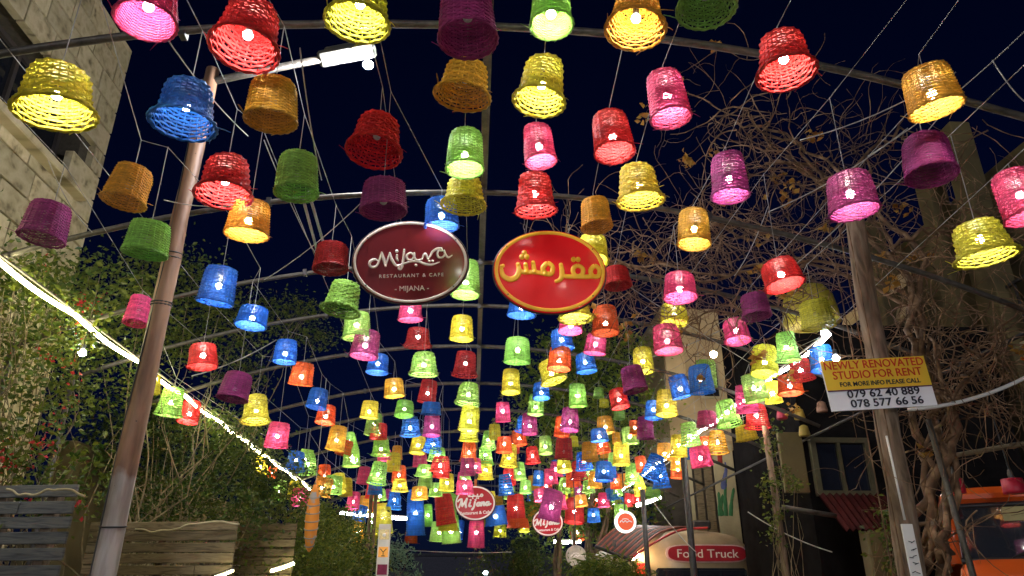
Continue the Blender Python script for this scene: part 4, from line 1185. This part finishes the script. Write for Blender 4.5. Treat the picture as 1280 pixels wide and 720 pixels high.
def twig(p, d, L, r, depth):
    n = max(5, int(L/.07)); P = [p.copy()]; d = d.normalized()
    cur = Vector((rv.gauss(0, 1), rv.gauss(0, 1), rv.gauss(0, 1)))*.16
    for k in range(n):
        if k % 4 == 3: cur = Vector((rv.gauss(0, 1), rv.gauss(0, 1), rv.gauss(0, 1)))*.20
        d = (d+cur+Vector((rv.gauss(0, .16), rv.gauss(0, .16), rv.gauss(0, .16)-.035))).normalized()
        p = p+d*(L/n); P.append(p.copy())
        if depth and rv.random() < .16: twig(p, d+Vector((rv.gauss(0, .8), rv.gauss(0, .8), rv.gauss(0, .8))), L*rv.uniform(.25, .55), r*.6, depth-1)
    m = len(P); tw.tube(P, [r*(1-.7*k/m) for k in range(m)], 4, False); tips.append(p)
WT = [7, 6, 4, 3, 4, 3, 2, 4, 1, 4]
for gi, pts in enumerate(guides):
    for _ in range(WT[gi]*18):
        p = rv.choice(pts[2:])+Vector((rv.gauss(0, .16), rv.gauss(0, .18), rv.gauss(0, .12)))
        if p.z < 2.9 and (rv.random() < .8 or p.x > 3.45): continue
        d = Vector((rv.gauss(-.3 if gi not in (2, 5) else .3, 1), rv.gauss(0, .7), rv.gauss(0, .7)))
        twig(p, d, rv.uniform(.35, 1.35), rv.uniform(.003, .0085), 1)
for _ in range(26):   # strands hanging down
    p = rv.choice(guides[rv.choice([0, 1, 2, 5, 6])])+Vector((rv.gauss(0, .2), rv.gauss(0, .2), 0)); twig(p, Vector((rv.gauss(0, .25), rv.gauss(0, .2), -1)), rv.uniform(.6, 1.3), .005, 0)
o = tw.build('twigs', M['twig'], t, raw=True); o['kind'] = 'stuff'
lv, _ = leafcloud(301, [(q, (.05, .05, .05), 1) for q in rv.sample(tips, 44)], 250, .075, None, 5, .04, .75)
lv.build('dry_leaves', M['leaf_dry'], t, raw=True)

# ------------------------------------------------------------ ochre building behind the vines
t = thing('ochre_building', 'dim ochre plastered building with pale pillars behind the bare vines', 'building', (9.6, 9.5, 0))
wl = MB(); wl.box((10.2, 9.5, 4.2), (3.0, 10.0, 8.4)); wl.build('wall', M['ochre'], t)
for y, ht in ((10.35, 9.2), (11.3, 8.9), (13.4, 8.9)):
    MB().bbox((8.2, y, ht/2), (.36, .36, ht), .02).build('pillar', M['ochre'], t)
for z in (5.6, 6.2, 6.8, 7.4):
    MB().bbox((8.3, 14.0, z), (.12, 2.6, .28), .01, Matrix.Rotation(.35, 3, 'Y')).build('louvre', M['tan_wall'], t)
MB().box((8.4, 8.0, 5.1), (.5, 4.6, .18)).build('balcony_edge', M['cream_wall'], t)
MB().box((8.2, 8.0, 6.1), (.05, 4.4, .05)).build('balcony_rail', M['steel_dark'], t)
for k in range(9): MB().box((8.2, 6.0+k*.5, 5.65), (.03, .03, .86)).build('baluster', M['steel_dark'], t)
# yellow chute like shade tucked under the vines
sh = MB(); sh.lathe([(.30, 0), (.29, .12), (.26, .30), (.20, .40), (.19, .41), (.25, .29), (.28, .12), (.285, .01)], 20, pY(1015, 405, 7.4))
tag(sh.build('lamp_shade', mat('olive_shade', (.42, .34, .03), .6, .3, 10), None, True), 'large unlit olive yellow shade tucked behind the vine twigs', 'lamp shade')

# ------------------------------------------------------------ dark building with window and red corrugated awning
DY = 9.9
t = thing('dark_building', 'dark shop front with pale framed window and red corrugated awning', 'building', (6.2, 11, 0))
wl = MB(); wl.box((6.1, DY+1.6, 2.7), (3.1, 2.8, 5.4)); wl.build('wall', mat('dark_wall', (.010, .009, .009), 1, .4, 4, spec=0), t)
x0, x1, z0, z1 = pY(1020, 548, DY).x, pY(1088, 548, DY).x, pY(1050, 615, DY).z, pY(1050, 548, DY).z
fr = MB()
for x in (x0, x1): fr.box((x, DY+.16, (z0+z1)/2), (.07, .10, z1-z0+.07))
for z in (z0, z1): fr.box(((x0+x1)/2, DY+.155, z), (x1-x0-.07, .09, .07))
fr.box(((x0+x1)/2-.02, DY+.16, (z0+z1)/2), (.04, .07, z1-z0-.07)); wf = fr.build('window', mat('olive_frame', (.08, .07, .035), .8), t)
for k in (0, 1): MB().box((x0+(x1-x0)*(.26+.5*k), DY+.18, (z0+z1)/2), ((x1-x0)*.44, .012, z1-z0-.07)).build('pane', M['glass_dark'], wf)
MB().bbox((x0-.32, DY+.12, (z0+z1)/2+.05), (.34, .06, z1-z0+.1), .01).build('shutter', M['ochre'], t)
aw = MB(); B0, B1 = pY(1054, 662, 8.95), pY(1135, 660, 8.95); A0, A1 = pY(1028, 615, 9.6), pY(1112, 608, 9.6); zl = pY(1060, 660, 8.9).z; n = 20; vs = []; fs = []
for k in range(n+1):
    u = k/n; x = A0.x+(A1.x-A0.x)*u; c_ = .02*math.cos(math.pi*k)
    xb_ = B0.x+(B1.x-B0.x)*u; vs += [(x, 9.78, A0.z+c_), (xb_, 8.95, B0.z+c_), (xb_, 8.952, B0.z+c_-.006), (x, 9.782, A0.z+c_-.006)]
for k in range(n):
    o_ = k*4
    for q in range(4): fs.append((o_+q, o_+4+q, o_+4+(q+1) % 4, o_+(q+1) % 4))
aw.add(vs, fs); aw.build('corrugated_awning', mat('rust_red_sheet', (.045, .007, .006), .85, .5, 6, spec=.1), t)
MB().bbox((A0.x+.28, 9.05, zl/2), (.26, .22, zl-.04), .02).build('stone_pillar', M['ochre'], t)
MB().tube([pY(978, 634, 9.0), pY(1045, 645, 9.0)], .03, 8).build('gutter_pipe', M['pipe'], t, True)
for px, py, m_ in ((1000, 524, 'board_yellow2'), (978, 524, 'dim_red'), (1028, 515, 'dim_tan'), (1006, 545, 'dim_gold')):
    c_ = {'board_yellow2': (.4, .25, .04), 'dim_red': (.3, .02, .04), 'dim_tan': (.3, .16, .10), 'dim_gold': (.35, .25, .05)}[m_]
    p = pY(px, py, 9.85); mb = MB(); mb.lathe([(.07, 0), (.075, .02), (.055, .13), (.02, .15)], 12, p)
    tag(mb.build('flower_pot', mat(m_, c_, .6), None, True), 'small %s pot hung on the dark shop front' % {'board_yellow2': 'yellow', 'dim_red': 'crimson', 'dim_tan': 'tan', 'dim_gold': 'golden'}[m_], 'pot')

# ------------------------------------------------------------ tan building over painted panels
TY = 18.4
t = thing('tan_building', 'tan plastered building rising behind the baskets with dark recess', 'building', (6.5, TY, 0))
xa, xb = pY(832, 470, TY).x, pY(906, 470, TY).x; zb = pY(870, 562, TY).z
MB().box(((xa+xb)/2, TY+1.5, (zb+8.9)/2), (xb-xa, 3.0, 8.9-zb)).build('wall', M['tan_wall'], t)
MB().box((xb+1.6, TY+2.6, 4.2), (3.2, 2.0, 8.4)).build('recess_wall', mat('recess_dark', (.008, .008, .011), 1, spec=0), t)
MB().box(((xa+xb)/2, TY+2.0, zb/2), (xb-xa-.1, 1.6, zb-.01)).build('ground_floor', mat('gf', (.10, .08, .06), .9), t)
MB().bbox(((xa+xb)/2, TY-.06, zb+.1), (xb-xa+.1, .12, .2), .02).build('string_course', M['tan_wall'], t)
MB().bbox((xa+.28, TY-.03, 7.6), (.5, .06, 2.4), .01).build('pilaster', M['tan_wall'], t)
for z in (6.9,):
    f_ = MB(); f_.box((xb-.42, TY-.02, z), (.50, .05, .95)); wf = f_.build('window', M['cream_wall'], t); MB().box((xb-.42, TY-.05, z), (.40, .02, .84)).build('pane', M['glass_dark'], wf)
# painted panels
t = thing('painted_panel_wall', 'row of upright boards with a painted iris under the tan building', 'panel', (5.5, 17.9, 0))
PYY = 17.9; pxs = [(856, 868), (870, 880), (882, 893), (895, 922)]
pm = mat('pale_board', (.42, .36, .22), .7, .15, 4)
for k, (a_, b_) in enumerate(pxs):
    xa_, xb_ = pY(a_, 620, PYY).x, pY(b_, 620, PYY).x; zt_, zb_ = pY(890, 556, PYY).z, 1.2
    MB().bbox(((xa_+xb_)/2, PYY, (zt_+zb_)/2), (xb_-xa_-.02, .04, zt_-zb_), .006).build('board', pm if k in (0, 3) else M['wood_tan'], t)
def pl(px, py): q = pY(px, py, PYY); return (q.x, PYY-.024, q.z)
g = MB()
for a_, b_, c_ in (((907, 645), (906, 620), (907, 590)), ((900, 645), (899, 630), (898, 615)), ((913, 645), (914, 628), (917, 610)), ((903, 645), (901, 636), (903, 618))):
    g.tube(smoothpts([pl(*a_), pl(*b_), pl(*c_)], 4), [.05]*4+[.035]*4+[.012], 6, True, flat=Vector((0, 1, 0)))
g.build('painted_leaves', mat('paint_green', (.04, .16, .06), .7), t)
g = MB(); g.tube(smoothpts([pl(904, 612), pl(905, 600), pl(907, 588), pl(906, 578)], 4), [.05, .07, .08, .07, .06, .05, .05, .04, .04, .03, .03, .02, .02], 6, True, flat=Vector((0, 1, 0))); g.build('painted_iris', mat('paint_blue', (.08, .10, .25), .7), t)
g = MB(); g.tube([pl(900, 580), pl(899, 566)], .06, 6, True, flat=Vector((0, 1, 0))); g.build('painted_tulip', mat('paint_red', (.30, .03, .02), .7), t)
MB().box((5.0, 17.6, 2.78), (2.4, .05, .05)).build('rail', M['steel_dark'], t)
for k in range(22): MB().box((3.9+k*.105, 17.6, 2.55), (.018, .018, .45)).build('baluster', M['steel_dark'], t)
MB().box((5.0, 17.6, 2.30), (2.4, .05, .05)).build('rail', M['steel_dark'], t)
for px, lb in ((866, 'thin black post in front of the food truck windscreen'), (809, 'thin black post at the slatted canopy')):
    p = pY(px, 700, 11.2 if px == 866 else 12.6); zt_ = pY(px-8, 572 if px == 866 else 612, p.y).z
    tag(MB().tube([(p.x, p.y, 0), (p.x, p.y, zt_)], .05 if px == 866 else .042, 8).build('black_post', M['steel_dark'], None, True), lb, 'post')

# ------------------------------------------------------------ food truck
FY = 13.6; xl, xr = pY(792, 690, FY).x, pY(936, 690, FY).x; zt_ = pY(862, 663, FY).z
cx_ = (xl+xr)/2; W = xr-xl
t = thing('food_truck', 'cream bus shaped food truck with red name board over its windscreen', 'food truck', (cx_, FY+2.4, 0))
cream = mat('truck_cream', (.36, .26, .15), .4, .22, 3, coat=.2)
def section(hw, zb, zt, r=.34, n=7):
    P = [(-hw, zb), (-hw, zt-r*.75)]
    for k in range(1, n): g = math.pi/2*k/n; P.append((-hw+.5*hw*(1-math.cos(g)), zt-r*.75+(r*.75)*math.sin(g)))
    Q = P + [(-hw*.2, zt+.03), (hw*.2, zt+.03)] + [(-x, z) for x, z in reversed(P)]
    return Q
ys = [(FY, .93, zt_-.12), (FY+.10, .985, zt_-.04), (FY+.35, 1, zt_), (FY+2.4, 1, zt_+.03), (FY+4.6, 1, zt_), (FY+4.8, .96, zt_-.08)]
vs = []; fs = []
for (y, k, z) in ys: vs += [(cx_+x*k, y, zz) for x, zz in section(W/2, .45, z)]
m_ = len(section(1, 0, 1))
for i in range(len(ys)-1):
    for k in range(m_): fs.append((i*m_+k, i*m_+(k+1) % m_, (i+1)*m_+(k+1) % m_, (i+1)*m_+k))
fs.append(tuple(range(m_))); fs.append(tuple(range(len(ys)*m_-1, (len(ys)-1)*m_-1, -1)))
b = MB(); b.add(vs, fs); b.build('body', cream, t, True)
for z_ in (1.15, 1.62): MB().box((cx_, FY-.004, z_), (W*.93, .02, .03)).build('trim_strip', mat('truck_trim', (.3, .05, .03), .4), t)
for y_ in (FY+.5, FY+1.6, FY+2.7): MB().tube([(cx_+x*1.003, y_, z_+.004) for x, z_ in section(W/2, .45, zt_+.01)], .008, 4, False).build('panel_seam', mat('truck_seam', (.22, .15, .09), .5), t)
rf = MB(); rf.bbox((cx_-.15, FY+1.8, zt_+.07), (W*.5, 1.8, .12), .05); rf.build('roof_hatch', cream, t, True)
s0, s1 = pY(834, 691, FY).x, pY(931, 691, FY).x; sz = pY(880, 692, FY).z; sw = s1-s0; shh = pY(880, 683.5, FY).z-pY(880, 703, FY).z
poly = []
for k in range(24):
    g = 2*math.pi*k/24; poly.append(((s0+s1)/2+sw/2*math.copysign(abs(math.cos(g))**.35, math.cos(g)), sz+(shh/2)*math.copysign(abs(math.sin(g))**.7, math.sin(g))))
MB().prism(poly, 'y', FY-.07, FY+.03).build('name_board', mat('truck_red', (.32, .012, .02), .35, .1), t)
poly2 = [(cx_a+(x-cx_a)*1.05, sz+(z-sz)*1.16) for (x, z), cx_a in zip(poly, [(s0+s1)/2]*24)]
MB().prism(poly2, 'y', FY-.045, FY+.03).build('name_board_frame', mat('truck_pink', (.6, .42, .38), .4), t)
tx = text_obj('lettering', 'Food Truck', .20, M['cream_letter'], t, Vector(((s0+s1)/2, FY-.075, sz-.01))-t.location, (math.pi/2, 0, 0), .004, 1.15)
MB().bbox(((xl+xr)/2+.14, FY-.012, sz-shh*.5-.42), (W*.78, .05, .62), .04).build('windscreen', M['glass_dark'], t)
for k in range(5): MB().bbox((xl+.005, FY+.8+k*.8, 2.0), (.05, .62, .6), .02).build('side_window', M['glass_dark'], t)
for s in (-1, 1):
    hl = MB(); hl.lathe([(.11, 0), (.11, .04), (.08, .06)], 16); o = hl.build('headlight', M['white'], t); o.location = Vector((cx_+s*W*.36, FY+.01, .95))-t.location; o.rotation_euler = (math.pi/2, 0, 0)
    for y in (FY+.9, FY+3.8):
        wh = MB(); wh.lathe([(.16, -.12), (.40, -.12), (.43, -.07), (.43, .07), (.40, .12), (.16, .12)], 20); o = wh.build('wheel', M['black'], t, True); o.location = Vector((cx_+s*(W/2-.1), y, .43))-t.location; o.rotation_euler = (0, math.pi/2, 0)
MB().bbox((cx_, FY-.05, .55), (W*.96, .16, .2), .04).build('bumper', M['steel_dark'], t)
MB().bbox((cx_+.25, FY+.10, zt_+.10), (.34, .12, .16), .03).build('roof_speaker', M['steel_dark'], t)
MB().bbox((xl+.10, FY-.06, sz-shh*.5-.14), (.20, .08, .22), .02).build('marker_lamp', mat('red_lens', (.5, .02, .02), .3), t)
for px, py in ((780, 694), (790, 697), (797, 694)):
    p = pY(px, py, 13.4); t2 = thing('hanging_bulb', 'warm white bulb glowing at the food truck corner', 'light bulb', p, 'warm bulbs at the food truck corner')
    MB().ball(p, .05, 10, 8).build('globe', emis('warm_bulb', (1, .75, .4), 40), t2, True); MB().tube([p+Vector((0, 0, .05)), p+Vector((0, 0, .35))], .01, 5).build('holder', M['dark_plastic'], t2)
# slatted canopy, curving up towards the truck
t = thing('slatted_canopy', 'curved canopy of dark slats beside the food truck roof', 'canopy', (2.9, 12.9, 0))
nsl = 15
for k in range(nsl):
    u = k/(nsl-1)
    a_ = pY(744+26*u*1.6, 684+6*u+8*u*u, 12.9-.02*k); b_ = pY(800+62*u, 659-.5*u, 14.6)
    mid = (a_+b_)/2+Vector((0, 0, .16))
    if k % 1 == 0: MB().tube(smoothpts([a_, mid, b_], 5), .022, 5).build('slat', M['steel_dark'] if k % 2 else mat('slat_red', (.22, .05, .03), .5), t)
MB().tube(smoothpts([pY(744, 683, 12.88), pY(768, 692, 12.7), pY(790, 700, 12.6)], 5), .03, 6).build('edge_beam', M['steel_dark'], t, True)
MB().tube(smoothpts([pY(786, 700, 12.6), pY(815, 680, 12.9), pY(850, 663, 13.4), pY(885, 660, 13.4)], 6), .022, 6).build('edge_trim', mat('trim_red', (.35, .02, .02), .4), t, True)
MB().tube([(2.35, 12.9, 0), (2.35, 12.9, 2.55)], .03, 8).build('post', M['steel_dark'], t, True)

# ------------------------------------------------------------ orange van
VY = 6.7; vl = pY(1172, 640, VY).x; vr = vl+1.75; zr = pY(1230, 620, VY).z
cx_ = (vl+vr)/2; hw = (vr-vl)/2
t = thing('orange_van', 'orange van parked behind the vine trunk with lanterns mirrored in its windscreen', 'van', (cx_, VY+1.8, 0))
vanroot = t
org = mat('orange_paint', (.58, .085, .010), .3, .1, 3, coat=.6)
def vsec(hw, zb, zt, r):
    P = [(-hw*.97, zb), (-hw, zb+.15), (-hw, 1.55), (-hw*.93, zt-r)]
    for k in range(1, 6): g = math.pi/2*k/5; P.append((-hw*.93+r*1.4*(1-math.cos(g)), zt-r+r*math.sin(g)))
    return P+[(-x, z) for x, z in reversed(P)]
zs0, zs1 = pY(1230, 702, VY).z, pY(1230, 631, VY).z
rings = [(VY-.10, .95, 1.60, .10, zs0-.10), (VY-.06, .98, zs0-.02, .10, 0), (VY+.02, .985, zs0, .06, 0)]
b = MB(); S = []
def ring(y, k, zt, r): return [(cx_+x*k, y, z) for x, z in vsec(hw, .35, zt, r)]
R0 = [ring(VY-.12, .94, 1.80, .10), ring(VY-.05, .98, zs0, .12), ring(VY+.02, .985, zs0+.015, .12)]
R1 = [ring(VY+.20, .99, zr-.02, .14), ring(VY+.40, 1, zr+.01, .15), ring(VY+3.4, 1, zr, .15), ring(VY+3.6, .95, zr-.1, .15)]
n = len(R0[0]); vs = []; fs = []
for r_ in R0: vs += r_
for i in range(len(R0)-1):
    for k in range(n): fs.append((i*n+k, i*n+(k+1) % n, (i+1)*n+(k+1) % n, (i+1)*n+k))
fs.append(tuple(range(n)));
b.add(vs, fs)
vs = []; fs = []
R1 = [ring(VY+.02, .97, zs0+.01, .12)] + [ring(VY+.55, .99, zs0+.01, .12)]
b.build('front_panel', org, t, True)
bd = MB()
# cabin shell: sides and roof around the window opening
roofp = MB(); roofp.bbox((cx_, VY+1.86, zr-.02), (hw*2*.95, 3.66, .16), .06); roofp.build('roof', org, t)
for s in (-1, 1):
    MB().bbox((cx_+s*(hw-.03), VY+1.95, .98), (.07, 3.6, 1.6), .02).build('side_panel', org, t)
    MB().tube([(cx_+s*(hw-.06), VY+.02, zs0-.02), (cx_+s*(hw-.10), VY+.08, zr-.06)], .05, 8).build('windscreen_pillar', org, t, True)
    for y in (VY+1.2, VY+2.4, VY+3.6): MB().bbox((cx_+s*(hw-.07), y, (zs0+zr)/2), (.06, .10, zr-zs0), .015).build('roof_pillar', org, t)
    for k, y in enumerate((VY+.72, VY+1.8, VY+3.0)): MB().box((cx_+s*(hw-.06), y, (zs0+zr-.1)/2+.03), (.012, .95, zr-zs0-.12)).build('side_window', M['glass_dark'], t)
    hl = MB(); hl.lathe([(.12, 0), (.12, .05), (.09, .08)], 16); o = hl.build('headlight', M['white'], t); o.location = Vector((cx_+s*hw*.66, VY-.10, 1.05))-t.location; o.rotation_euler = (math.pi/2, 0, 0)
    for y in (VY+.7, VY+2.9):
        wh = MB(); wh.lathe([(.14, -.10), (.30, -.10), (.33, -.06), (.33, .06), (.30, .10), (.14, .10)], 20); o = wh.build('wheel', M['black'], t, True); o.location = Vector((cx_+s*(hw-.1), y, .33))-t.location; o.rotation_euler = (0, math.pi/2, 0)
    MB().tube([(cx_+s*hw*.45, VY-.03, zs0+.02), (cx_+s*hw*.2, VY-.02, zs0+.10), (cx_+s*hw*.05, VY-.01, zs0+.13)], .008, 5).build('wiper', M['black'], t)
MB().box((cx_, VY+3.7, 1.3), (hw*1.9, .06, 1.9)).build('rear_panel', org, t)
# windscreen: sloping pane
Mw = Matrix.Rotation(-math.atan2(.05, zr-zs0), 3, 'X')
MB().bbox((cx_, VY+.05, (zs0+zr-.06)/2), (hw*1.82, .012, zr-zs0-.02), .004, Mw).build('windscreen', mat('van_glass', (.02, .022, .024), .02, .1, 3, spec=1.0, coat=1), t)
MB().bbox((cx_, VY+.02, zs0+.002), (hw*1.86, .05, .05), .015, Mw).build('windscreen_seal', M['black'], t)
MB().bbox((cx_, VY+.07, zr-.10), (hw*1.86, .05, .04), .015, Mw).build('windscreen_seal', M['black'], t)
MB().bbox((cx_+.12, VY+.048, zr-.18), (hw*1.15, .006, .12), .002, Mw).build('sun_visor', mat('visor_cream', (.30, .25, .10), .6), t)
MB().bbox((cx_, VY-.14, .55), (hw*1.9, .14, .18), .04).build('bumper', M['white'], t)
for px, wpx in ((1197, 19), (1269, 24)):
    y_ = VY-.5; p = pY(px, 617, y_); r_ = wpx/2*y_/FPX*1.05
    t2 = thing('red_pendant_lamp', 'small dark red drum shade hanging just above the orange van roof', 'lamp', p, 'red drum shades above the van')
    MB().lathe([(r_, 0), (r_*1.03, .02), (r_*.97, .12), (r_*.3, .13), (r_*.3, .125), (r_*.93, .115), (r_*.98, .02)], 18, p).build('shade', mat('red_drum', (.40, .01, .03), .5), t2, True)
    MB().lathe([(.02, .13), (.022, .17), (.014, .20)], 8, p).build('holder', M['pipe'], t2)
    MB().tube([p+Vector((0, 0, .20)), p+Vector((-.06, 0, 1.3))], .006, 5).build('rod', M['dark_plastic'], t2)
t = vanroot
va = -R_(30); c0 = Vector((vl, VY, 0)); off = Matrix.Rotation(va, 3, 'Z') @ (Vector(t.location)-c0)
t.location = c0+off; t.rotation_euler = (0, 0, va)
# loose pipes and cables on the vine side
def pole_between(nm, a_, b_, r, m_, label, cat, sag=0):
    pts = [Vector(a_).lerp(Vector(b_), k/10)+Vector((0, 0, -sag*4*(k/10)*(1-k/10))) for k in range(11)]
    tag(MB().tube(pts, r, 7).build(nm, m_, None, True), label, cat)
pole_between('grey_pipe', pY(1160, 525, 5.3), pY(1222, 740, 5.0), .022, M['pipe'], 'thin grey pipe leaning across the orange van', 'pipe')
pole_between('tan_rail', pY(1178, 572, 6.0), pY(1300, 551, 5.6), .02, M['wood_tan'], 'tan rail reaching out above the red drum shades', 'rail')
pole_between('pale_hose', pY(1135, 512, 5.2), pY(1300, 462, 5.0), .014, M['white'], 'pale hose sagging past the rental board', 'hose', .06)
CAB = [((918, 345, 6), (960, 258, 5.6)), ((1285, 35, 3.2), (1085, 195, 4.4)), ((1135, 160, 3.9), (960, 265, 4.6)), ((995, 330, 4.9), (1175, 145, 4.0)), ((1285, 130, 3.3), (1240, 75, 3.3)), ((1195, 90, 3.3), (1000, 175, 4.0)),
       ((190, 20, 3.4), (310, 170, 4.6)), ((375, 60, 3.4), (402, 225, 4.6)), ((330, 175, 4.6), (410, 345, 6.0)), ((60, 200, 4.4), (115, 290, 5.2)), ((745, 330, 6.3), (1020, 500, 8.0)), ((800, 450, 9), (925, 400, 7.6)), ((480, 685, 17), (640, 690, 18)), ((935, 640, 10), (1040, 690, 9.0)), ((815, 625, 12), (870, 690, 11)), ((205, 250, 4.9), (330, 252, 5.0)), ((330, 350, 5.8), (455, 250, 5.3)), ((240, 470, 8), (345, 425, 9))]
CABM = mat('cable_grey', (.36, .34, .30), .6)
for k, (a_, b_) in enumerate(CAB):
    a3, b3 = pY(*a_), pY(*b_)
    pole_between('cable', a3, b3, .0036 if a_[2] < 7 else .007, CABM, 'thin pale cable strung %s' % ('among the bare vines' if a_[0] > 880 else 'between the arches on the fence side' if a_[0] < 500 and a_[2] < 10 else 'low across the far end of the street'), 'cable', .05)
    sc.collection.objects[-1]['group'] = 'loose cables'
for i_, (p0, p1) in enumerate((((378, 245, 5.0), (405, 345, 6.6)), ((386, 240, 5.1), (412, 330, 6.6)))):
    pole_between('twisted_rope', pY(*p0), pY(*p1), .012, mat('rope_grey', (.30, .32, .34), .8), 'grey twisted rope hanging beside the green and rose baskets', 'rope')
    sc.collection.objects[-1]['group'] = 'grey twisted ropes'
# far houses beyond the end of the street
def far_house(px, Y, w, h, lit, label):
    p = pY(px, 752, Y); t = thing('far_house', label, 'house', (p.x, Y, 0))
    MB().box((p.x, Y+3, h/2), (w, 6, h)).build('wall', mat('far_wall', (.06, .06, .08), .9), t)
    MB().box((p.x, Y+3, h+.1), (w+.4, 6.4, .2)).build('roof', mat('far_roof', (.04, .04, .05), .9), t)
    for k in range(3):
        x = p.x-w/2+w*(k+.5)/3; MB().box((x, Y-.02, h*.55), (w*.12, .05, h*.18)).build('window', emis('far_blue', (.15, .5, 1), 1.2) if (lit == k) else M['glass_dark'], t)
far_house(615, 60, 12, 4.8, 1, 'dark far house with one blue lit window beyond the hedge')
far_house(540, 70, 10, 4.0, -1, 'dark far house with unlit windows at the street end')
p = pY(607, 716, 45); t = thing('far_street_lamp', 'distant street lamp shining white beyond the baskets', 'street lamp', (p.x, 45, 0))
MB().tube([(p.x, 45, 0), (p.x, 45, p.z)], .06, 8).build('post', M['steel_dark'], t, True); MB().ball(p, .16, 10, 8, .7).build('lamp_globe', emis('far_lamp', (.8, .95, 1), 12), t, True)

for o in bpy.data.objects:
    if '_world' in o: del o['_world']
